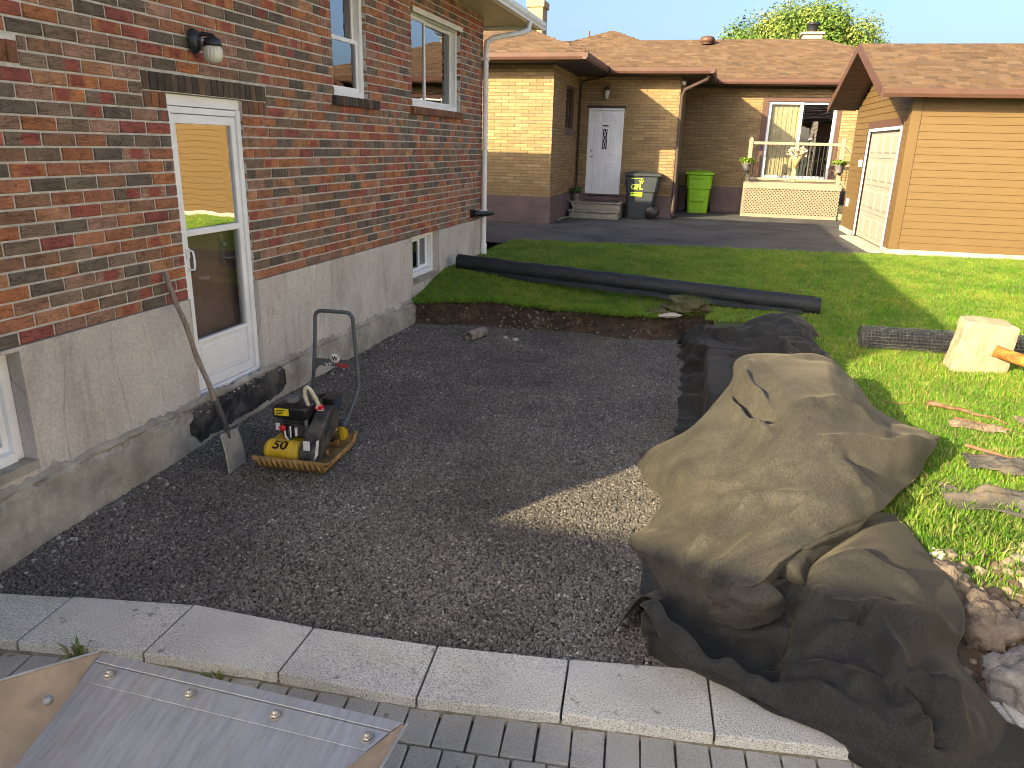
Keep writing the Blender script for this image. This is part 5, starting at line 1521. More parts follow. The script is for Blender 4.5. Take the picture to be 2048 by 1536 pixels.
CREASE_B = [
 (0.035,0.035,[(3.33,3.06,0.22),(3.48,3.40,0.22),(3.62,3.53,0.33),(3.76,3.64,0.44),(3.90,3.73,0.55)]),
 (0.020,0.030,[(3.44,2.92,0.20),(3.58,3.19,0.28),(3.69,3.28,0.40),(3.80,3.46,0.46)]),
 (-0.050,0.022,[(3.72,5.26,0.58),(3.76,4.91,0.59),(3.85,4.59,0.62),(3.97,4.39,0.68)]),
 (0.035,0.030,[(3.76,5.47,0.66),(3.72,5.06,0.57),(3.81,4.51,0.59),(3.94,4.23,0.64)]),
 (0.030,0.025,[(3.84,5.60,0.72),(3.80,5.27,0.67),(3.86,4.91,0.66),(3.94,4.55,0.68)]),
 (0.022,0.040,[(4.06,4.45,0.73),(4.17,4.57,0.75),(4.36,4.69,0.71),(4.49,4.72,0.64)]),
 (0.035,0.028,[(4.14,4.10,0.68),(4.30,4.23,0.66),(4.56,4.41,0.59),(4.88,4.83,0.49)]),
 (-0.035,0.022,[(4.26,4.09,0.65),(4.39,4.03,0.58),(4.54,4.11,0.43)]),
 (0.025,0.030,[(4.17,3.99,0.66),(4.31,3.81,0.58),(4.42,3.83,0.47)]),
 (-0.025,0.018,[(4.55,4.44,0.59),(4.63,4.65,0.58)]),
 (0.020,0.050,[(3.39,4.63,0.30),(3.48,4.24,0.32),(3.64,3.98,0.40),(3.78,3.87,0.49)]),
 (0.018,0.050,[(3.51,4.01,0.25),(3.69,3.80,0.41),(3.87,3.70,0.52),(4.10,3.59,0.58)]),
 (-0.050,0.025,[(3.74,2.98,0.35),(3.87,3.01,0.40),(3.99,3.21,0.44),(4.12,3.41,0.48),(4.36,3.72,0.49)]),
 (0.020,0.030,[(3.68,3.03,0.36),(3.79,2.97,0.42),(3.86,3.01,0.45),(3.98,3.19,0.50)]),
 (-0.060,0.030,[(3.98,3.12,0.31),(3.94,3.00,0.26),(3.90,2.83,0.21),(3.86,2.67,0.19)]),
 (0.060,0.030,[(4.22,2.85,0.46),(4.28,2.79,0.42),(4.33,2.67,0.38),(4.44,2.60,0.29),(4.57,2.55,0.16)]),
 (0.045,0.030,[(4.22,2.85,0.46),(4.12,2.84,0.39),(4.00,2.80,0.27),(3.91,2.73,0.20)]),
 (0.040,0.028,[(4.07,2.96,0.42),(4.17,2.89,0.46),(4.27,2.89,0.48),(4.42,2.91,0.45),(4.62,3.02,0.32)]),
 (-0.035,0.025,[(4.09,2.89,0.40),(4.17,2.85,0.45),(4.22,2.83,0.44)]),
 (0.035,0.030,[(3.92,2.70,0.20),(4.03,2.71,0.26),(4.14,2.64,0.32),(4.21,2.56,0.32)]),
 (-0.030,0.030,[(4.07,2.77,0.29),(4.19,2.71,0.37),(4.27,2.62,0.37),(4.29,2.52,0.31)]),
 (0.040,0.028,[(3.35,2.94,0.26),(3.44,2.81,0.24),(3.56,2.69,0.21),(3.70,2.64,0.19),(3.88,2.67,0.19)]),
 (-0.030,0.030,[(3.43,3.01,0.17),(3.60,2.83,0.17),(3.75,2.78,0.16)]),
 (0.030,0.030,[(3.80,2.64,0.18),(3.99,2.61,0.21),(4.15,2.51,0.26),(4.27,2.45,0.24)]),
 (0.035,0.026,[(4.30,2.60,0.36),(4.36,2.52,0.31),(4.38,2.45,0.22)]),
 (0.030,0.026,[(4.43,2.70,0.33),(4.50,2.62,0.26),(4.61,2.64,0.18)]),
 (-0.030,0.026,[(4.36,2.64,0.36),(4.43,2.53,0.28),(4.46,2.47,0.19)]),
 (0.025,0.030,[(4.11,3.22,0.45),(4.25,3.27,0.47),(4.39,3.14,0.47),(4.47,2.98,0.45)]),
 (0.020,0.040,[(3.94,2.97,0.26),(4.01,3.00,0.35),(4.11,3.04,0.45)]),
]
CREASE_B = [(h * (1.4 if p[0][1] < 3.2 else 1.2), w_ * .9, p) for h, w_, p in CREASE_B]
geo = empty('landscape_fabric', (4.0, 4.5, .3), 0, 'large crumpled heap of black dusty landscape fabric lying along the edge of the gravel pit', 'fabric')
sheet('spread_layer', CA, 110, 160, geo, .004, 3, CREASE_A, [(9, .05, 3, (1.5, .8), .5, lambda p: .2 + .8 * ss(6.4, 7.4, p[1]))], sim=(24, .12, 3., .08, .32, lambda p: ss(6.3, 7.3, p[1])))
sheet('bundled_layer', CB, 135, 260, geo, .002, 11, CREASE_B, [(5, .02, 21, (1, 1.8), -.6, lambda p: .5 + 1.2 * (1 - ss(2.9, 3.3, p[1])))], sim=(24, .12, 3., .008, .30, lambda p: 1 - ss(2.85, 3.35, p[1])), dust_and_light=lambda u, v: .18 + .9 * (1 - ss(.42, .62, v)))  # dust colour painted stronger on the sunlit panel, weaker on the shaded folds
sheet('curled_flap', CT, 24, 20, geo, .004, 5)

# ------------------------------------------------------------------ plate compactor
M['yellow_paint'] = simple('yellow_paint', (.62, .40, .02), .45, .1, 9, dirt=(.25, .17, .08), ds=9, damt=.6, obj=True)
M['rusty_yellow'] = simple('worn_yellow_plate', (.34, .20, .06), .7, .25, 12, .4, 60, dirt=(.13, .08, .04), ds=10, damt=.9, obj=True)
M['red'] = simple('red', (.55, .02, .03), .4, .05)
M['label_white'] = simple('label_white', (.7, .7, .68), .5, .08, 30)
M['label_yellow'] = simple('label_yellow', (.75, .6, .02), .45, .05)
M['tan_hook'] = simple('worn_hook', (.58, .53, .40), .5, .15, 20, obj=True)
M['ink'] = simple('ink', (.02, .02, .02), .5, .1)
M['muddy_black'] = simple('muddy_black', (.035, .035, .036), .6, .3, 12, .4, 80, dirt=(.19, .16, .115), ds=11, damt=.8, obj=True)
pc = empty('plate_compactor', (.915, 4.0, gravel_z(.9, 4.2) + .004), rad(4.5), 'yellow and black petrol plate compactor with tall dark grey handle standing on the gravel', 'compactor')
b = MB()       # base plate: tray curved up front and back
def plate(u, v):
    x = (u - .5) * .47; y = v * .62
    z = .02 + .075 * (1 - ss(0, .16, v)) ** 1.5 + .06 * ss(.86, 1, v) ** 1.5
    rim = max(0, abs(u - .5) * 2 - .93) / .07
    return (x, y, z + .028 * rim)
b.grid(plate, 30, 34)
po_ = b.build('base_plate', M['rusty_yellow'], pc, fixn=False)
md = po_.modifiers.new('thickness', 'SOLIDIFY'); md.thickness = .016; md.offset = -1
b = MB(); b.tube([(-.235, .005, .10), (.235, .005, .10)], .018, 10); b.tube([(.232, .01, .10), (.236, .06, .075), (.236, .14, .05), (.236, .55, .05), (.232, .615, .10)], .011, 8); b.tube([(-.232, .01, .10), (-.236, .06, .075), (-.236, .14, .05), (-.236, .55, .05), (-.232, .615, .10)], .011, 8)
for k in range(12): b.tube([(-.21 + k * .038, -.006, .115), (-.19 + k * .038, -.018, .09), (-.185 + k * .038, -.006, .065)], .009, 6)
b.build('rim', M['rusty_yellow'], pc)
b = MB(); b.box(-.19, .05, .03, -.16, .22, .10); b.box(.03, .05, .03, .06, .22, .10); b.box(-.2, .30, .03, .15, .33, .07); b.box(-.2, .48, .03, .15, .51, .07); b.build('bracket', M['rusty_yellow'], pc, bevel=.004)
b = MB(); b.lathe([(0, -.20), (.062, -.20), (.072, -.19), (.075, -.17), (.075, .03), (.07, .045), (0, .045)], 28, (0, .135, .115), 'x')
for xx in (-.165, -.02): b.lathe([(.079, xx - .007), (.079, xx + .007), (.074, xx + .007)], 28, (0, .135, .115), 'x')
ex = b.build('exciter', M['yellow_paint'], pc)
b = MB(); b.lathe([(0, -.235), (.045, -.235), (.05, -.2)], 20, (0, .135, .115), 'x'); b.build('exciter_cap', M['muddy_black'], pc)
# number on the exciter housing, wrapped round it
tx = text_mesh('50', .092, M['ink'], pc, Matrix.Identity(4), 'number', bold=True, sx=1.15)
for v_ in tx.data.vertices:
    a = rad(52) + v_.co.y / .076
    v_.co = Vector((-.085 + v_.co.x, .135 - .0765 * math.cos(a), .115 + .0765 * math.sin(a)))
b = MB()       # engine deck and block
b.box(-.2, .20, .14, .14, .52, .165); b.build('engine_deck', M['yellow_paint'], pc, bevel=.005)
for x in (-.17, .1):
    for y in (.24, .48):
        b = MB(); b.lathe([(0, .07), (.026, .07), (.03, .10), (.026, .14), (0, .14)], 12, (x, y, 0)); b.build('rubber_mount', M['black_plastic'], pc)
b = MB(); b.box(-.15, .26, .165, .03, .46, .30); b.lathe([(0, -.19), (.07, -.19), (.085, -.17), (.085, -.14), (0, -.14)], 24, (0, .34, .24), 'x')
for k in range(6): b.box(-.13, .235, .185 + k * .02, .02, .262, .193 + k * .02)
b.box(-.05, .22, .19, .06, .26, .27); b.tube([(-.08, .23, .25), (-.08, .215, .2), (-.07, .21, .17)], .012, 8)
b.build('engine_block', M['muddy_black'], pc, bevel=.006)
b = MB()       # fuel tank
b.box(-.20, .22, .305, .055, .46, .405)
tk = b.build('fuel_tank', M['black_plastic'], pc, bevel=.035, seg=4)
for p in tk.data.polygons: p.use_smooth = True
b = MB(); b.lathe([(.045, 0), (.05, .012), (.05, .03), (.04, .038), (0, .038)], 20, (-.095, .32, .402), rmod=lambda a, h: 1 + .03 * math.cos(12 * a)); b.build('fuel_cap', simple('grey_cap', (.14, .14, .13), .5), pc)
b = MB(); b.box(-.175, .2135, .335, -.075, .2175, .385); lb = b.build('warning_label', M['label_yellow'], pc)
b = MB()
for k in range(3): b.box(-.165, .2125, .345 + k * .012, -.12 + .01 * k, .2133, .351 + k * .012)
b.build('label_print', M['ink'], pc)
b = MB(); b.box(-.06, .40, .27, .07, .56, .40); b.build('air_filter', M['muddy_black'], pc, bevel=.02, seg=3)
b = MB(); b.box(.03, .44, .30, .15, .58, .40)
for k in range(7): b.box(.02, .45, .31 + .013 * k, .155, .585, .315 + .013 * k)
b.build('muffler', M['black_plastic'], pc, bevel=.006)
b = MB(); b.lathe([(0, .0), (.02, 0), (.022, .018), (.015, .026), (0, .026)], 14, (-.115, .205, .255), 'y'); b.v = [(x, 2 * .205 - y, z) for x, y, z in b.v]; b.build('stop_button', M['red'], pc)
b = MB(); b.box(-.165, .196, .235, -.135, .202, .285); b.box(-.03, .2, .20, -.015, .212, .26); b.tube([(-.10, .195, .235), (-.095, .19, .2), (-.075, .192, .17)], .007, 6); b.tube([(-.06, .2, .27), (-.055, .19, .23), (-.06, .195, .19)], .005, 6); b.build('small_fitting', M['label_white'], pc)
b = MB()       # belt guard: stadium running from the exciter up to the crankshaft
c0_, c1_ = Vector((.135, .115)), Vector((.40, .265)); r0_, r1_ = .085, .10
dv = (c1_ - c0_).normalized(); ang = math.atan2(dv.y, dv.x)
poly = []
for k in range(13):
    a = ang + math.pi / 2 + math.pi * k / 12; poly.append((c0_.x + r0_ * math.cos(a), c0_.y + r0_ * math.sin(a)))
for k in range(13):
    a = ang - math.pi / 2 + math.pi * k / 12; poly.append((c1_.x + r1_ * math.cos(a), c1_.y + r1_ * math.sin(a)))
b.prism(poly, .06, .165, 'x'); bg_ = b.build('belt_guard', M['muddy_black'], pc, bevel=.016, seg=3)
b = MB(); b.box(.10, .05, .17, .145, .055, .235); b.xf(Matrix.Translation((0, .0, 0))); b.build('decal', M['label_white'], pc)
b = MB(); b.add([(.165 + .002, .06, .10), (.167, .12, .115), (.167, .15, .21), (.167, .11, .22)], [(0, 1, 2, 3)]); b.add([(.09, .30, .362), (.13, .30, .362), (.13, .33, .372), (.09, .33, .372)], [(0, 1, 2, 3)]); b.build('decal', M['label_white'], pc)
b = MB()       # lifting bar with hook loop
b.tube([(.05, .22, .19), (.03, .25, .30), (.035, .28, .40), (.04, .29, .42)], .014, 8); b.tube([(.12, .35, .34), (.10, .33, .38), (.06, .31, .44)], .012, 8)
b.build('lifting_bar', M['grey_paint'], pc)
b = MB(); b.tube([(.04, .28, .40), (.025, .27, .47), (.028, .27, .52), (.045, .275, .535), (.062, .28, .515), (.085, .30, .45), (.10, .315, .40), (.088, .31, .375)], .014, 10); b.build('lifting_hook', M['tan_hook'], pc)
b = MB(); b.box(.075, .30, .365, .125, .34, .395); b.build('hook_clamp', M['red'], pc, bevel=.004)
# handle
hb = MB()
TOPZ = .93
def side(s):
    return [(s * .16, .58, .16), (s * .17, .63, .20), (s * .182, .80, .345), (s * .183, .825, .375), (s * .18, .835, .42), (s * .165, .845, .60), (s * .148, .85, .84)]
arc = []
for k in range(7):
    a = math.pi * .5 * k / 6; arc.append((.148 - .055 * (1 - math.cos(a)) , .85, TOPZ - .055 + .055 * math.sin(a) ))
pts = side(1) + arc + [(-x, y, z) for x, y, z in reversed(arc)] + list(reversed(side(-1)))
hb.tube(pts, .0145, 10); hb.build('handle', M['grey_paint'], pc)
b = MB(); xs_ = [(-.165 + .33 * k / 14) for k in range(15)]
poly = [(-.168, .57), (.168, .57)] + [(x, .475 + .035 * min(1, (1 - abs(x) / .168) * 5)) for x in reversed(xs_)]
poly = [(-.168, .57)] + [(x, .44 + .075 * min(1, ((1 - abs(x) / .168) * 4)) ** .5) for x in xs_] + [(.168, .57)]
b.prism(poly, .838, .842, 'y'); b.build('handle_plate', M['grey_paint'], pc)
TM = lambda x, z: Matrix(((1, 0, 0, x), (0, 0, -1, .8365), (0, 1, 0, z), (0, 0, 0, 1)))
text_mesh('VP', .042, M['label_white'], pc, TM(-.055, .525), sx=1.15)
text_mesh('1550', .042, M['red'], pc, TM(.055, .525), bold=True, sx=1.15)
b = MB(); b.lathe([(0, 0), (.036, 0), (.036, .002), (0, .002)], 28, (.0, .833, .578), 'y'); b.build('badge', M['label_white'], pc)
text_mesh('W', .046, M['ink'], pc, Matrix(((1, 0, 0, 0), (0, 0, -1, .8315), (0, 1, 0, .578), (0, 0, 0, 1))), 'badge_letter', bold=True)
text_mesh('v', .034, M['red'], pc, Matrix(((1, 0, 0, .008), (0, 0, -1, .8305), (0, 1, 0, .574), (0, 0, 0, 1))), 'badge_letter', bold=True)
b = MB(); b.tube([(-.165, .845, .60), (-.172, .825, .45), (-.165, .78, .33), (-.10, .66, .30), (-.05, .55, .33), (-.04, .48, .36)], .005, 6); b.tube([(-.06, .30, .30), (.0, .25, .28), (.03, .215, .24), (.0, .20, .20)], .005, 6); b.build('throttle_cable', M['ink'], pc)
for s in (-1, 1):
    b = MB(); b.box(s * .16 - .02, .53, .06, s * .16 + .02, .60, .16); b.build('handle_bracket', M['yellow_paint'], pc, bevel=.005)
    b = MB(); b.lathe([(0, -.03), (.038, -.03), (.042, -.015), (.042, .015), (.038, .03), (0, .03)], 16, (s * .16, .585, .17), 'x'); b.build('handle_mount', M['grey_paint'], pc)

# ------------------------------------------------------------------ shovel
sh_o = empty('shovel', (.54, 4.02, .06), 0, 'worn square-mouth shovel with long grey wooden handle leaning against the brick wall', 'shovel')
tip, top_ = Vector((.545, 4.02, .055)), Vector((.03, 4.13, 1.31))
ax = (top_ - tip).normalized(); wv = Vector((.10, -1, 0)); wv = (wv - ax * wv.dot(ax)).normalized(); nv_ = wv.cross(ax)
if nv_.x < 0: nv_ = -nv_
b = MB()
def blade(u, v):
    s = (u - .5) * 2; hw_ = .115 - .012 * v
    d = .015 * s * s * (.4 + .6 * v) - .03 * (1 - v) ** 2
    return tip + ax * (v * .27 - .02) + wv * s * hw_ + nv_ * (d + .0)
b.grid(blade, 12, 14)
bo = b.build('blade', simple('worn_steel', (.36, .35, .33), .5, .15, 9, .2, 40, metal=.25, dirt=(.16, .15, .13), ds=9, damt=.7), sh_o, True, fixn=False)
md = bo.modifiers.new('thickness', 'SOLIDIFY'); md.thickness = .004
b = MB(); b.tube([tip + ax * .20 + nv_ * .002, tip + ax * .27 + nv_ * .008, tip + ax * .34 + nv_ * .012, tip + ax * .47 + nv_ * .006], .018, 10, rs=[.008, .018, .02, .019]); b.build('socket', M['muddy_black'], sh_o, True)
b = MB(); n_ = 12
b.tube([tip + ax * (.46 + (1.365 - .46) * k / n_) + nv_ * (.006 * math.sin(k * 1.1)) for k in range(n_ + 1)], .018, 10, rs=[.017 + .0015 * math.sin(k * 2) for k in range(n_ + 1)])
b.build('shaft', simple('weathered_wood', (.27, .22, .17), .85, .25, 18, .5, 60, stretch=(6, 6, 1), dirt=(.12, .095, .075), ds=14, damt=.7), sh_o, True)

# ------------------------------------------------------------------ metal scoop in the foreground
M['galvanized'] = simple('brushed_aluminium', (.36, .375, .385), .45, .10, 7, .12, 70, metal=.5, stretch=(7, 1, 1), dirt=(.40, .33, .26), ds=2.5, damt=.45)
M['dusty_metal'] = simple('dusty_metal', (.33, .25, .175), .7, .15, 6, .25, 70, metal=.15, dirt=(.25, .21, .17), ds=5, damt=.6)
so = empty('metal_scoop', (2.15, 1.3, 0), 0, 'wide flared sheet-metal loading scoop with a row of bolts along its lip on the paving', 'scoop')
L0, L1 = Vector((1.588, 1.741, .45)), Vector((2.705, 1.739, .45))
dl_, dr_ = Vector((.10, -1, -.25)), Vector((-.62, -1, -.25))
T_ = .62
b = MB(); F = [L0, L1, L1 + dr_ * T_, L0 + dl_ * T_]
b.hexa([p - Vector((0, 0, .006)) for p in F], F); b.build('floor', M['galvanized'], so, True)
dn_ = Vector((0, -1, -.25)).normalized()
upn = Vector((0, -.25, 1)).normalized()
b = MB()
b.hexa([L0 + Vector((.02, .012, 0)) + upn * .001, L1 + Vector((.012, .012, 0)) + upn * .001, L1 + dr_ * .026 + upn * .001, L0 + dl_ * .026 + upn * .001], [L0 + Vector((.02, .012, 0)) + upn * .008, L1 + Vector((.012, .012, 0)) + upn * .008, L1 + dr_ * .026 + upn * .008, L0 + dl_ * .026 + upn * .008])
b.hexa([L0 + dl_ * .03 + upn * .001, L1 + dr_ * .03 + upn * .001, L1 + dr_ * .10 + upn * .001, L0 + dl_ * .10 + upn * .001], [L0 + dl_ * .03 + upn * .006, L1 + dr_ * .03 + upn * .006, L1 + dr_ * .10 + upn * .004, L0 + dl_ * .10 + upn * .004])
b.build('lip', M['galvanized'], so, True, bevel=.002)
for k in range(4):
    c = Vector((1.684, 1.681, 0)).lerp(Vector((2.629, 1.676, 0)), k / 3); c.z = .45 - .25 * (1.74 - c.y) + .005
    q = upn.to_track_quat('Z', 'Y').to_matrix().to_4x4(); q.translation = c
    b = MB(); b.lathe([(.0, 0), (.021, 0), (.021, .003), (.0155, .0035)], 20, smooth=False); b.lathe([(.0155, .003), (.0155, .012), (.013, .0135)], 6, smooth=False); b.lathe([(.009, .012), (.009, .02), (.0, .021)], 12); b.lathe([(.0, .0135), (.0135, .0135)], 6)
    b.xf(q); b.build('bolt', simple('zinc', (.44, .40, .34), .45, .1, 20, metal=.6) if k == 0 else bpy.data.materials['zinc'], so, True)
b = MB()
lo0, lo1 = L0 + dl_ * .0, L0 + dl_ * T_
hi0, hi1 = L0 + Vector((-.01, .005, .012)), L0 + Vector((-.19, -.62, .20))
b.add([lo0, lo1, hi1, hi0], [(0, 1, 2, 3)])
sw = b.build('side_wing', M['dusty_metal'], so, True); md = sw.modifiers.new('thickness', 'SOLIDIFY'); md.thickness = .006
b = MB(); ro0, ro1 = L1, L1 + dr_ * T_
b.add([ro0, ro1, Vector((2.76, 1.12, .56)), L1 + Vector((.025, .0, .012))], [(0, 1, 2, 3)])
sw = b.build('side_wing', M['dusty_metal'], so, True); md = sw.modifiers.new('thickness', 'SOLIDIFY'); md.thickness = .006
b = MB(); b.tube([hi0, hi1], .005, 6); b.tube([L1 + Vector((.025, 0, .012)), Vector((2.76, 1.12, .56))], .005, 6); b.build('rolled_edge', M['galvanized'], so, True)
b = MB(); c = L0 + Vector((-.02, -.30, .03)); b.lathe([(0, 0), (.016, 0), (.017, .003), (0, .004)], 16, (0, 0, 0)); q = Vector((.9, -.1, .4)).to_track_quat('Z', 'Y').to_matrix().to_4x4(); q.translation = L0 + Vector((.022, -.235, .012)); b.xf(q); b.build('rivet', M['galvanized'], so, True)
b = MB(); b.bar((1.75, 1.2, .30), (1.75, 1.2, PZ + .012), .05, .05); b.bar((2.25, 1.2, .30), (2.25, 1.2, PZ + .012), .05, .05); b.bar((1.70, 1.2, .285), (2.30, 1.2, .285), .05, .03); b.build('stand', M['dark_metal'], so, True)

# ------------------------------------------------------------------ rolls
rl = empty('fabric_roll', (2.4, 9.5, .4), 0, 'long tightly wound roll of black landscape fabric lying across the lawn', 'fabric roll')
pA, pB = Vector((.17, 9.56, lawn_z(.2, 9.5) + .105)), Vector((4.74, 9.42, lawn_z(4.7, 9.4) + .105))
M['black_roll'] = simple('black_roll', (.013, .015, .018), .62, .25, 6, .25, 60, dirt=(.03, .031, .033), ds=3, damt=.6, stretch=(1, 4, 4))
b = MB(); n_ = 46
b.tube([pA.lerp(pB, k / n_) + Vector((0, 0, .012 * nz(k * .3, 2) )) for k in range(n_ + 1)], .1, 26, rs=[.104 + .006 * nz(k * .5, 9) for k in range(n_ + 1)], caps=False)
b.build('roll', M['black_roll'], rl, True)
b = MB()
ax2 = (pB - pA).normalized(); s1_ = Vector((0, 0, 1)); s2_ = ax2.cross(s1_)
for e, sg in ((pA, -1), (pB, 1)):
    for j in range(4):
        r_ = .1 - j * .022
        b.tube([e + ax2 * sg * (.004 - j * .01) + (s1_ * math.cos(a * .3) + s2_ * math.sin(a * .3)) * (r_ - .02 * a / 21) for a in range(22)], .005, 5)
b.build('roll_end', M['black_roll'], rl, True)
b = MB(); b.tube([pA - ax2 * .0, pB], .045, 14); b.build('core', M['black_plastic'], rl, True)
def flap(u, v):
    p = pA.lerp(pB, .06 + .9 * u)
    a = rad(165 + 25 * v); 
    q = p + Vector((0, -.107 + .0, 0)) * 0
    return (p.x, p.y - .085 - .055 * v + .01 * nz(u * 30, 3), max(lawn_z(p.x, p.y - .12) + .03, p.z - .06 - .05 * v + .012 * nz(u * 22, v)))
b = MB(); b.grid(flap, 90, 4); b.build('loose_edge', M['black_roll'], rl, True, fixn=False)
def flap2(u, v):
    p = pA.lerp(pB, .80 + .19 * u)
    return (p.x, p.y + .02 + .22 * v * (u ** .6), p.z + .103 - .0 - .16 * v ** 1.5 + .012 * math.sin(u * 9 + v * 3) * v)
b = MB(); b.grid(flap2, 20, 8); b.build('loose_corner', M['black_roll'], rl, True, fixn=False)

gg = empty('geogrid_roll', (5.8, 8.05, .34), 0, 'roll of open black plastic geogrid mesh lying on the sunlit lawn', 'mesh roll')
gA, gB = Vector((4.98, 7.98, lawn_z(5, 8) + .115)), Vector((7.3, 8.16, lawn_z(7, 8.1) + .115))
ag = (gB - gA).normalized(); g1 = Vector((0, 0, 1)); g2 = ag.cross(g1).normalized()
M['geogrid'] = simple('geogrid_plastic', (.16, .15, .13), .5, .3, 30, dirt=(.05, .05, .048), ds=9, damt=.8)
rg = random.Random(3)
for lay, (rr_, fl_) in enumerate(((.120, 1), (.094, .94), (.066, .9))):
    b = MB(); nr = 22 - 3 * lay; L = (gB - gA).length - .02 * lay
    ph = rg.random()
    for k in range(nr):
        a = 2 * math.pi * (k + ph) / nr
        b.bar(gA + (g1 * math.cos(a) * fl_ + g2 * math.sin(a)) * rr_ + ag * .01 * lay, gA + ag * L + (g1 * math.cos(a) * fl_ + g2 * math.sin(a)) * rr_, .007, .007, up=(math.sin(a), math.cos(a), .3))
    x = 0
    while x < L:
        b.tube([gA + ag * x + (g1 * math.cos(2*math.pi*q/nr) * fl_ + g2 * math.sin(2*math.pi*q/nr)) * rr_ for q in range(nr)], .0042, 4, closed=True)
        x += .033
    b.build('mesh_layer', M['geogrid'], gg, True)

# ------------------------------------------------------------------ concrete footing with a rusty pipe
M['rough_concrete'] = simple('rough_concrete', (.36, .285, .185), .92, .14, 7, .7, 30, dirt=(.27, .21, .14), ds=4, damt=.6, bdist=.02)
M['rust'] = simple('rust', (.36, .14, .025), .85, .3, 16, .6, 70, dirt=(.14, .045, .015), ds=14, damt=.9)
fo = empty('concrete_footing', (5.95, 7.6, .3), 0, 'pulled-out tan concrete post footing tipped over on the grass', 'footing')
fu = Vector((.985, .17, 0)).normalized(); fv = Vector((-.17, .985, 0)).normalized()
o_ = Vector((5.64, 7.30, .27))
b = MB()
lw0, up0 = .47, .44
B_ = [o_, o_ + fu * .50, o_ + fu * .48 + fv * .26, o_ + fu * .03 + fv * .26]
U_ = [o_ + fu * .10 + fv * .1 + Vector((0, 0, .50)), o_ + fu * .58 + fv * .1 + Vector((0, 0, .455)), o_ + fu * .52 + fv * .3 + Vector((0, 0, .50)), o_ + fu * .13 + fv * .3 + Vector((0, 0, .51))]
b.hexa(B_, U_)
me = b.mesh('block', M['rough_concrete'], bevel=.03, seg=2)
bm = bmesh.new(); bm.from_mesh(me); bmesh.ops.triangulate(bm, faces=bm.faces); bmesh.ops.subdivide_edges(bm, edges=bm.edges, cuts=9, use_grid_fill=True)
for v in bm.verts:
    v.co += v.normal * (.010 * nz(v.co.x, v.co.y, v.co.z, 9) + .006 * nz(v.co.x, v.co.y, v.co.z, 26) + .012 * nz(v.co.x, v.co.y, v.co.z, 4))
bm.to_mesh(me); bm.free(); me.polygons.foreach_set('use_smooth', [True] * len(me.polygons))
link('block', me, fo, True)
pp0 = o_ + fu * .36 + fv * .07 + Vector((0, 0, .25))
pp1 = pp0 + Vector((.62, -.62, -.10))
b = MB(); b.tube([pp0 - (pp1 - pp0) * .1, pp0 + (pp1 - pp0) * .05, pp1], .052, 20, rs=[.052, .052, .050]); b.build('post_pipe', M['rust'], fo, True)
b = MB(); b.tube([pp0 - (pp1 - pp0) * .02, pp0 + (pp1 - pp0) * .035], .066, 18, rs=[.07, .058]); b.build('collar', M['rough_concrete'], fo, True)

# ------------------------------------------------------------------ stones, clods, pipe, rags, roots
def rock(name, o, r, label, mat, seed, sq=(1, 1, .75), group=None, sub=4, rough=.30):
    me = bpy.data.meshes.new(name); bm = bmesh.new(); bmesh.ops.create_icosphere(bm, subdivisions=sub, radius=1)
    for v in bm.verts:
        n = v.co.normalized()
        d = 1 + rough * 1.4 * nz(n.x + seed, n.y, n.z, 1.3) + rough * .8 * nz(n.x, n.y + seed, n.z, 3.1) + rough * .45 * nz(n.x, n.y, n.z + seed, 8) + rough * .22 * nz(n.x, n.y + seed, n.z, 19) - rough * .5 * abs(nz(n.x, n.y, n.z + seed, 4.2))
        v.co = Vector((n.x * sq[0], n.y * sq[1], n.z * sq[2])) * d * r
    bm.to_mesh(me); bm.free(); me.polygons.foreach_set('use_smooth', [True] * len(me.polygons)); me.materials.append(mat)
    ob = link(name, me); ob.location = o; ob.rotation_euler = (0, 0, seed * 1.7)
    return tag(ob, label, 'stone', group)
M['rock_grey'] = simple('rock_grey', (.22, .205, .185), .9, .25, 12, .9, 45, dirt=(.14, .115, .09), ds=7, damt=.7, obj=True, bdist=.02)
M['rock_brown'] = simple('rock_brown', (.165, .13, .10), .92, .25, 12, .9, 45, dirt=(.10, .07, .05), ds=6, damt=.7, obj=True, bdist=.02)
M['pale_stone'] = simple('pale_stone', (.5, .45, .37), .9, .12, 10, .5, 40, obj=True)
def rz_(x, y): return lawn_z(x, y)
rock('boulder', (4.70, 3.56, rz_(4.7, 3.56) + .05), .10, 'small brown boulder against the edge of the crumpled black fabric', M['rock_brown'], 1, (1.1, 1.0, .85))
rock('boulder', (4.80, 3.28, rz_(4.8, 3.28) + .07), .13, 'big brown soil-covered boulder beside the lower fold of the black fabric', M['rock_brown'], 2, (1.0, 1.1, .95))
rock('boulder', (4.86, 2.98, rz_(4.86, 2.98) + .06), .135, 'large rough grey boulder just above the edging slabs', M['rock_grey'], 3, (1.1, .9, .9))
rock('boulder', (5.06, 2.86, rz_(5.06, 2.9) + .04), .10, 'smaller rough grey boulder next to the large grey one', M['rock_grey'], 4)
rock('boulder', (4.72, 3.80, rz_(4.72, 3.8) + .0), .045, 'fist-sized pinkish stone in the grass beside the fabric', M['pale_stone'], 5)
rock('flat_stone', (3.06, 8.70, .335), .12, 'flat pale stone slab sticking out of the top of the soil bank', M['pale_stone'], 6, (1.0, .55, .22))
rsn = random.Random(12)
for k in range(22):
    x, y = rsn.uniform(4.75, 5.5), rsn.uniform(2.95, 3.9)
    rr_ = rsn.uniform(.018, .05)
    rock('rubble_stone', (x, y, rz_(x, y) + rr_ * .4), rr_, 'small rough rubble stone lying loose on the bare soil by the boulders', M['rock_grey'] if k % 3 else M['rock_brown'], 60 + k, (rsn.uniform(.9, 1.3), 1, .75), group='rubble on the bare soil', sub=2)
b = MB()
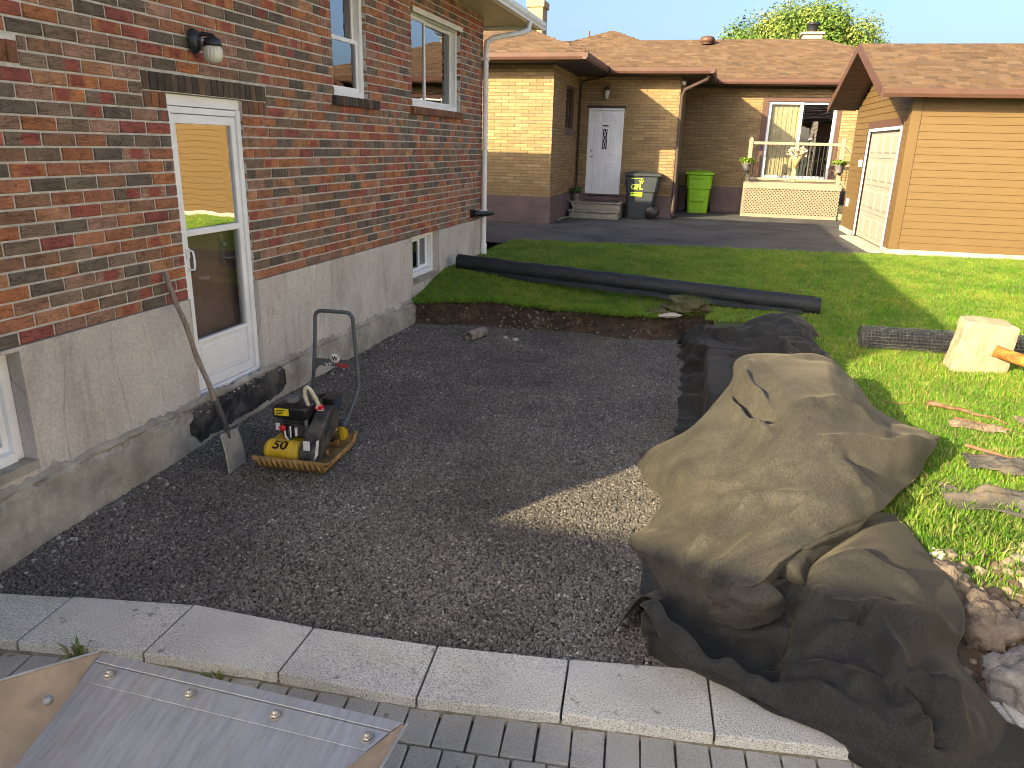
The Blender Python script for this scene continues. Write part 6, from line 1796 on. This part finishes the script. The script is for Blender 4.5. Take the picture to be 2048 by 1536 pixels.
def pebble_mesh(b, c, r, seed, colr):
    n_ = []
    ico = [(0, 0, 1), (.894, 0, .447), (.276, .851, .447), (-.724, .526, .447), (-.724, -.526, .447), (.276, -.851, .447), (.724, .526, -.447), (-.276, .851, -.447), (-.894, 0, -.447), (-.276, -.851, -.447), (.724, -.526, -.447), (0, 0, -1)]
    fc = [(0,1,2),(0,2,3),(0,3,4),(0,4,5),(0,5,1),(1,6,2),(2,7,3),(3,8,4),(4,9,5),(5,10,1),(2,6,7),(3,7,8),(4,8,9),(5,9,10),(1,10,6),(11,7,6),(11,8,7),(11,9,8),(11,10,9),(11,6,10)]
    vs = [(c[0] + p[0]*r*rsn.uniform(.7, 1.2), c[1] + p[1]*r*rsn.uniform(.7, 1.2), c[2] + p[2]*r*rsn.uniform(.5, .9)) for p in ico]
    b.add(vs, fc, colr)
M['pebble'] = simple('pebble', (.3, .27, .22), .9, .2, 40, attr=True)
def scat(nm, n, fn, rr, cols, parent=None):
    b = MB()
    for _ in range(n):
        x, y, z = fn(); pebble_mesh(b, (x, y, z), rsn.uniform(*rr), 0, rsn.choice(cols))
    o = b.build(nm, M['pebble'], parent, parent is not None, fixn=False); return tag(o, kind='stuff')
def bankpt():
    if rsn.random() < .45: u = rsn.gauss(.165, .02)
    else: u = rsn.uniform(0, .42)
    u = min(max(u, 0), .41); p = bank(u, rsn.uniform(.12, .98)); return (p[0], p[1] - .005, p[2])
scat('embedded_stones', 260, bankpt, (.006, .022), ((.20, .17, .13), (.15, .115, .08), (.10, .07, .05), (.26, .23, .19), (.08, .055, .038)), bank_o)
def dirtpt():
    while True:
        x, y = rsn.uniform(4.55, 6.6), rsn.uniform(2.95, 4.3)
        if bare(x, y) > rsn.random(): return (x, y, lawn_z(x, y) + .005)
tag(scat('soil_clods', 1500, dirtpt, (.008, .04), ((.17, .12, .08), (.12, .085, .055), (.22, .165, .115), (.28, .22, .16), (.09, .062, .042))), 'loose brown soil clods on the bare ground by the boulders', 'soil')

cp = empty('drain_pipe', (1.0, 7.95, .12), 0, 'short broken clay drain pipe lying on the gravel in front of the soil bank', 'pipe')
b = MB(); a0, a1 = Vector((.93, 7.72, gravel_z(.92, 7.8) + .05)), Vector((1.03, 7.98, gravel_z(1.1, 8.2) + .065))
b.tube([a0, a0.lerp(a1, .5), a1], .062, 22, rs=[.06, .062, .06], caps=False)
for v_i in range(22):
    x, y, z = b.v[v_i]; b.v[v_i] = (x + .012 * math.sin(v_i * 1.7), y - .02 * abs(math.sin(v_i * .9)), z)
po2 = b.build('pipe_wall', simple('clay', (.24, .20, .165), .85, .2, 10, .4, 50, dirt=(.1, .08, .06), ds=8, damt=.7), cp, True, fixn=False); md = po2.modifiers.new('thickness', 'SOLIDIFY'); md.thickness = .014
for k, (x, y, rr_) in enumerate(((1.28, 8.0, .026), (1.40, 7.98, .036))):
    rock('pebble', (x, y, gravel_z(x, y) + .012), rr_, ('smaller of two pale pebbles, lying right beside the clay drain pipe', 'larger of two pale pebbles, lying farther from the clay drain pipe')[k], M['pale_stone'], 20 + k, sub=2)

def rag(name, o, sx, sy, rz, label, mat, seed, h=.05):
    b = MB()
    def f(u, v):
        s = 1 - .25 * abs(nz(u * 3, seed)); x = (u - .5) * sx; y = (v - .5) * sy * s + .05 * nz(u * 4, seed + 3)
        c, s_ = math.cos(rz), math.sin(rz); X, Y = o[0] + x * c - y * s_, o[1] + x * s_ + y * c
        a = 1 - abs(nz(u * 5 + seed, v * 2.2)) * 2; e = min(1, 5 * min(u, 1 - u, v, 1 - v))
        return (X - o[0], Y - o[1], lawn_z(X, Y) + .035 + h * max(0, a) ** 2 * (.3 + .7 * e) + .012 * nz(u * 11, v * 9, seed) - o[2])
    b.grid(f, 40, 24)
    ob = b.build(name, mat, None, fixn=False); ob.location = o
    md = ob.modifiers.new('thickness', 'SOLIDIFY'); md.thickness = .004
    return tag(ob, label, 'rag')
M['old_cloth'] = simple('old_cloth', (.07, .065, .06), .85, .25, 7, .5, 60, dirt=(.19, .14, .085), ds=4, damt=.75)
M['old_cloth2'] = simple('old_cloth_light', (.20, .15, .10), .85, .25, 7, .5, 60, dirt=(.10, .08, .065), ds=6, damt=.8)
rag('fabric_scrap', (5.55, 4.95, .28), .80, .26, rad(-4), 'brown scrap of old torn fabric with dark upper half on the lawn', M['old_cloth'], 2, .05)
rag('fabric_scrap', (5.40, 4.36, .25), 1.05, .32, rad(-3), 'long torn dark fabric scrap with straw on it at the edge of the bare soil', M['old_cloth'], 5, .07)
rag('fabric_scrap', (5.42, 5.72, .29), .36, .15, rad(-6), 'small pale dirty fabric scrap in the middle of the sunlit lawn', M['old_cloth2'], 8, .03)
rag('fabric_scrap', (5.95, 5.98, .29), .40, .16, rad(8), 'pale dirty fabric scrap lying out on the grass beyond the roots', M['old_cloth2'], 11, .04)
M['root'] = simple('root_bark', (.17, .09, .048), .8, .25, 20, .4, 60)
def root(pts, r, label):
    b = MB(); P = [Vector((x, y, lawn_z(x, y) + z)) for x, y, z in pts]
    b.tube(P, r, 8, rs=[r * (1 - .75 * k / (len(P) - 1)) * (1 + .25 * math.sin(k * 2.3)) for k in range(len(P))])
    ob = b.build('root', M['root']); return tag(ob, label, 'root')
root([(5.18, 6.12, .05), (5.24, 6.11, .055), (5.32, 6.06, .05), (5.40, 6.08, .045), (5.48, 6.0, .04), (5.58, 5.96, .045), (5.66, 5.88, .03)], .022, 'thick orange-brown root lying on the sunlit grass')
root([(4.86, 6.12, .03), (4.98, 6.09, .04), (5.08, 6.12, .045), (5.18, 6.12, .05)], .006, 'thin grey root end reaching out of the fabric shadow')
root([(5.30, 5.84, .04), (5.38, 5.80, .045), (5.48, 5.78, .045), (5.58, 5.74, .04), (5.68, 5.72, .03)], .014, 'short reddish root lying over the small pale scrap')
root([(5.22, 5.24, .05), (5.32, 5.16, .055), (5.42, 5.10, .05), (5.52, 5.08, .05), (5.62, 4.98, .04), (5.75, 4.96, .04)], .013, 'long thin reddish root lying above the brown torn scrap')

# sod clods at the corner of the pit
M['sod'] = simple('sod', (.10, .10, .045), .95, .3, 14, .9, 50, dirt=(.085, .055, .035), ds=7, damt=.95, obj=True, bdist=.03)
def sod(o, r, label, seed, sq):
    ob = rock('sod_clod', o, r, label, M['sod'], seed, sq, sub=4, rough=.28); ob['category'] = 'sod'; ob.rotation_euler = (0, 0, 0); return ob
sod((3.22, 9.02, .40), .20, 'dug-up mossy clod of sod lying between the fabric roll and the pit corner', 31, (1.25, .8, .55))
sod((2.90, 8.85, .32), .12, 'small grassy clod of sod slumping over the top of the soil bank', 32, (1.2, .8, .5))
b = MB(); rr2 = random.Random(4)
for cx_ in (.28, .32, 1.62, 2.45):
    for _ in range(9):
        x = cx_ * 1.0 + rr2.gauss(0, .035) + .35; u = .42 * (x + .05) / 3.6; p = Vector(bank(min(u, .41), rr2.uniform(.25, .5)))
        b.tube([p + Vector((0, -.02, 0)), p + Vector((rr2.gauss(0, .03), -.05, -.04)), p + Vector((rr2.gauss(0, .06), -.05, -rr2.uniform(.06, .14)))], .002, 4)
o = b.build('rootlets', simple('pale_root', (.24, .17, .11), .8), bank_o, True); tag(o, kind='stuff')
rw = random.Random(9)
for (x, y, n_, h_, lb_) in ((1.10, 2.085, 26, .13, 'thin green weed growing at the foot of the edging slab behind the metal scoop'), (1.72, 2.165, 14, .05, 'tiny flat weed tuft in the dirt joint below the edging slabs')):
    b = MB(); tuft(b, (0, 0, 0), n_, h_, .11, rw, .006, ((.08, .13, .03), (.12, .16, .04), (.2, .19, .07)), .6)
    wd_ = b.build('weed', M['leaf'], None, fixn=False); wd_.location = (x, y, PZ + .005); tag(wd_, lb_, 'weed')

# ------------------------------------------------------------------ scattered grass and gravel (instances)
def clump(seed, n, h, spread, wd, cols, lean=.6):
    r = random.Random(seed); b = MB()
    for _ in range(n):
        a = r.uniform(0, 6.283); q = spread * math.sqrt(r.random()); o = Vector((q * math.cos(a), q * math.sin(a), -.006))
        d = Vector((r.gauss(0, 1), r.gauss(0, 1), 0)); d = d.normalized() if d.length > 1e-3 else Vector((1, 0, 0))
        l = h * r.uniform(.55, 1.15); le = lean * r.uniform(.1, 1)
        s = Vector((-d.y, d.x, 0)) * wd * r.uniform(.7, 1.2) * .5
        m_ = o + d * l * le * .35 + Vector((0, 0, l * .62)); e = o + d * l * le + Vector((0, 0, l * (1 - .25 * le)))
        b.add([o - s, o + s, m_ + s * .8, m_ - s * .8, e], [(0, 1, 2, 3), (3, 2, 4)], r.choice(cols))
    return b
def grass_mat(name):
    mt, t, p = new_mat(name)
    a = nd(t, 'ShaderNodeAttribute', attribute_name='Col')
    oi = nd(t, 'ShaderNodeObjectInfo')
    n = noise_tex(t, pos(t), 1.6, 6, .68)
    c = mix(t, 1.0, a.outputs['Color'], ramp(t, n, [(.3, (.55, .72, .7)), (.5, (1, 1, 1)), (.7, (1.45, 1.12, 1.1))]), 'MULTIPLY')
    c = mix(t, 1.0, c, ramp(t, oi.outputs['Random'], [(0, .75), (1, 1.25)]), 'MULTIPLY')
    t.links.new(c, p.inputs['Base Color']); p.inputs['Roughness'].default_value = .55; p.inputs['Specular IOR Level'].default_value = .25
    out = t.nodes['Material Output']
    tl = nd(t, 'ShaderNodeBsdfTranslucent'); t.links.new(c, tl.inputs['Color'])
    mx = nd(t, 'ShaderNodeMixShader'); mx.inputs[0].default_value = .35
    t.links.new(p.outputs[0], mx.inputs[1]); t.links.new(tl.outputs[0], mx.inputs[2]); t.links.new(mx.outputs[0], out.inputs['Surface'])
    return mt
M['blade'] = grass_mat('grass_blade')
gcol = ((.155, .35, .022), (.175, .39, .026), (.13, .31, .02), (.215, .42, .035), (.15, .325, .022), (.28, .38, .06), (.34, .34, .11))
wcol = ((.07, .14, .02), (.09, .17, .025), (.12, .19, .03))

def scatter(name, base_me, srcs, mat_unused=None, smin=.7, smax=1.3, label=None, cat=None, tilt=.25, seed=0):
    """geometry-node instances of the source meshes over base_me; srcs: [(object, density per m2)]"""
    o = link(name, base_me)
    ng = bpy.data.node_groups.new(name, 'GeometryNodeTree')
    ng.interface.new_socket('Geometry', in_out='INPUT', socket_type='NodeSocketGeometry')
    ng.interface.new_socket('Geometry', in_out='OUTPUT', socket_type='NodeSocketGeometry')
    gi, go = ng.nodes.new('NodeGroupInput'), ng.nodes.new('NodeGroupOutput')
    jn = ng.nodes.new('GeometryNodeJoinGeometry')
    da = ng.nodes.new('GeometryNodeInputNamedAttribute'); da.data_type = 'FLOAT'; da.inputs[0].default_value = 'dens'
    for k, (src, dens) in enumerate(srcs):
        dp = ng.nodes.new('GeometryNodeDistributePointsOnFaces'); dp.inputs['Seed'].default_value = seed + k
        mu = ng.nodes.new('ShaderNodeMath'); mu.operation = 'MULTIPLY'; mu.inputs[1].default_value = dens
        ng.links.new(da.outputs[0], mu.inputs[0]); ng.links.new(mu.outputs[0], dp.inputs['Density'])
        ng.links.new(gi.outputs[0], dp.inputs['Mesh'])
        oi = ng.nodes.new('GeometryNodeObjectInfo'); oi.inputs[0].default_value = src; oi.inputs['As Instance'].default_value = True
        ip = ng.nodes.new('GeometryNodeInstanceOnPoints')
        rv = ng.nodes.new('FunctionNodeRandomValue'); rv.data_type = 'FLOAT_VECTOR'; rv.inputs[0].default_value = (-tilt, -tilt, 0); rv.inputs[1].default_value = (tilt, tilt, 6.283); rv.inputs['Seed'].default_value = seed + 10 + k
        rs = ng.nodes.new('FunctionNodeRandomValue'); rs.data_type = 'FLOAT'; rs.inputs[2].default_value = smin; rs.inputs[3].default_value = smax; rs.inputs['Seed'].default_value = seed + 20 + k
        er = ng.nodes.new('FunctionNodeEulerToRotation'); ng.links.new(rv.outputs[0], er.inputs[0])
        ng.links.new(dp.outputs['Points'], ip.inputs['Points']); ng.links.new(oi.outputs['Geometry'], ip.inputs['Instance'])
        ng.links.new(er.outputs[0], ip.inputs['Rotation']); ng.links.new(rs.outputs[1], ip.inputs['Scale'])
        ng.links.new(ip.outputs[0], jn.inputs[0])
    ng.links.new(jn.outputs[0], go.inputs[0])
    md = o.modifiers.new('scatter', 'NODES'); md.node_group = ng
    return tag(o, label, cat, kind='stuff')
def src(mb, name, mat): return bpy.data.objects.new(name, mb.mesh(name, mat, fixn=False))
def face_dens(me, fn):
    d = np.array([fn(*v.co) for v in me.vertices], np.float32)
    at = me.attributes.new('dens', 'FLOAT', 'POINT'); at.data.foreach_set('value', d)
gme = lawn.data.copy(); gme.name = 'grass'
def fabric_edge(y): return interp(y, [(3.1, 4.67), (3.7, 4.67), (3.97, 4.5), (4.33, 4.63), (4.69, 4.8), (4.98, 4.9), (5.36, 4.82), (5.67, 4.74), (6.4, 4.72), (6.97, 4.69), (7.6, 4.66), (8.5, 4.6), (8.62, 4.4), (8.75, 4.1), (8.8, 3.0)]) if y < 8.79 else -1
def gd(x, y, z):
    d = 1 - bare(x, y)
    if x > 9.6 or 3.3 < x < fabric_edge(y) - .05: d = 0
    if x > 6.4 and y > 14.0: d = 0
    return d * (1.15 if y < 8 else .9)
face_dens(gme, gd)
scatter('grass', gme, [(src(clump(1, 16, .046, .045, .005, gcol), 'blades', M['blade']), 520), (src(clump(2, 14, .038, .04, .0045, gcol), 'blades', M['blade']), 520), (src(clump(3, 9, .062, .035, .005, gcol, 1.0), 'blades', M['blade']), 240)], label='short green lawn grass between the pit and the driveway', cat='grass', seed=3)
# taller weeds and grass by the bare soil
wm = MB(); wm.grid(lambda u, v: (4.65 + 1.6 * u, 3.5 + 1.1 * v, lawn_z(4.65 + 1.6 * u, 3.5 + 1.1 * v)), 24, 16)
wme = wm.mesh('weeds', M['turf'], fixn=False)
face_dens(wme, lambda x, y, z: max(0, 1 - 1.3 * bare(x, y)))
def broad(seed):
    r = random.Random(seed); b = MB()
    for _ in range(12):
        tuft(b, (r.gauss(0, .02), r.gauss(0, .02), 0), 1, .05, .045, r, .009, wcol, .7)
    return b
scatter('weeds', wme, [(src(broad(1), 'leaves', M['blade']), 160), (src(broad(2), 'leaves', M['blade']), 160), (src(clump(8, 12, .09, .03, .005, gcol, .9), 'blades', M['blade']), 260)], label='rough weeds and long grass beside the bare soil', cat='weeds', seed=9)
# grass on the sod clods and along the lip of the bank
lm = MB(); lm.grid(lambda u, v: (3.0 + .5 * u, 8.92 + .25 * v, .42 + .07 * math.sin(3.1 * u)), 8, 4)
lme = lm.mesh('sod_grass', M['turf'], fixn=False); face_dens(lme, lambda x, y, z: .5)
scatter('sod_grass', lme, [(src(clump(12, 12, .06, .04, .005, ((.14, .17, .04), (.2, .2, .07), (.1, .14, .03)), 1.2), 'blades', M['blade']), 500)], label='matted grass on the dug-up sod clods', cat='grass', seed=13)
lp = MB(); lp.grid(lambda u, v: (.02 + 3.1 * u, pit_far(.02 + 3.1 * u) - .03 + .06 * v, lawn_z(.02 + 3.1 * u, pit_far(.02 + 3.1 * u)) - .012), 60, 1)
lpm = lp.mesh('fringe', M['turf'], fixn=False); face_dens(lpm, lambda x, y, z: 1.0)
scatter('fringe_grass', lpm, [(src(clump(15, 14, .075, .04, .005, gcol, 1.3), 'blades', M['blade']), 900)], label='overhanging grass along the cut lip of the lawn', cat='grass', tilt=.6, seed=17)

# gravel
def stone_mat():
    mt, t, p = new_mat('crushed_stone')
    oi = nd(t, 'ShaderNodeObjectInfo')
    c = ramp(t, oi.outputs['Random'], [(0, (.072, .064, .055)), (.35, (.118, .107, .092)), (.70, (.172, .156, .135)), (.965, (.23, .21, .185)), (.985, (.32, .30, .265)), (1, (.42, .40, .36))])
    zone = ramp(t, noise_tex(t, pos(t), .9, 5, .65, .5), [(.3, .66), (.55, 1.05), (.7, 1.4)])
    c = mix(t, 1.0, c, zone, 'MULTIPLY')
    t.links.new(c, p.inputs['Base Color']); p.inputs['Roughness'].default_value = .75; p.inputs['Specular IOR Level'].default_value = .35
    t.links.new(bump(t, noise_tex(t, pos(t), 260, 3), .3, .003), p.inputs['Normal'])
    return mt
M['crushed'] = stone_mat()
def stone_src(seed, r):
    global rsn
    rsn = random.Random(seed); b = MB(); pebble_mesh(b, (0, 0, 0), r, 0, None)
    return src(b, 'stone', M['crushed'])
gm_ = MB(); gm_.grid(lambda u, v: (0.07 + u * 4.3, 2.3 + v * 6.75, gravel_z(0.07 + u * 4.3, 2.3 + v * 6.75) + .003), 60, 90)
gme2 = gm_.mesh('gravel', M['gravel_bed'], fixn=False)
def gdens(x, y, z):
    if not (x < 3.75): return 0
    if y > pit_far(x) - .02: return .2
    return interp(y, [(2.3, 1.0), (4, .9), (6, .6), (9, .45)])
face_dens(gme2, gdens)
scatter('gravel', gme2, [(stone_src(1, .0085), 3200), (stone_src(2, .0072), 3600), (stone_src(3, .0095), 2400), (stone_src(4, .0062), 3800), (stone_src(5, .0125), 200)], smin=.65, smax=1.25, label='dark grey crushed stone filling the excavated pit', cat='gravel', tilt=1.2, seed=40)
# loose pale stones along the foot of the foundation
em = MB(); em.grid(lambda u, v: (.09 + .30 * v, 2.4 + 5.6 * u, gravel_z(.2, 2.4 + 5.6 * u) + .008), 60, 3)
eme = em.mesh('loose_stones', M['gravel_bed'], fixn=False); face_dens(eme, lambda x, y, z: (1 - ss(.1, .38, x)) * (1 if y < 3.6 or 5.3 < y else .4))
M['pale_chip'] = simple('pale_chip', (.34, .335, .32), .85, .25, 30)
scatter('loose_stones', eme, [(src((lambda b: (pebble_mesh(b, (0, 0, 0), .012, 0, None), b)[1])(MB()), 'chip', M['pale_chip']), 130)], smin=.5, smax=1.5, label='pale loose stones gathered along the foot of the foundation', cat='gravel', tilt=1.2, seed=60)
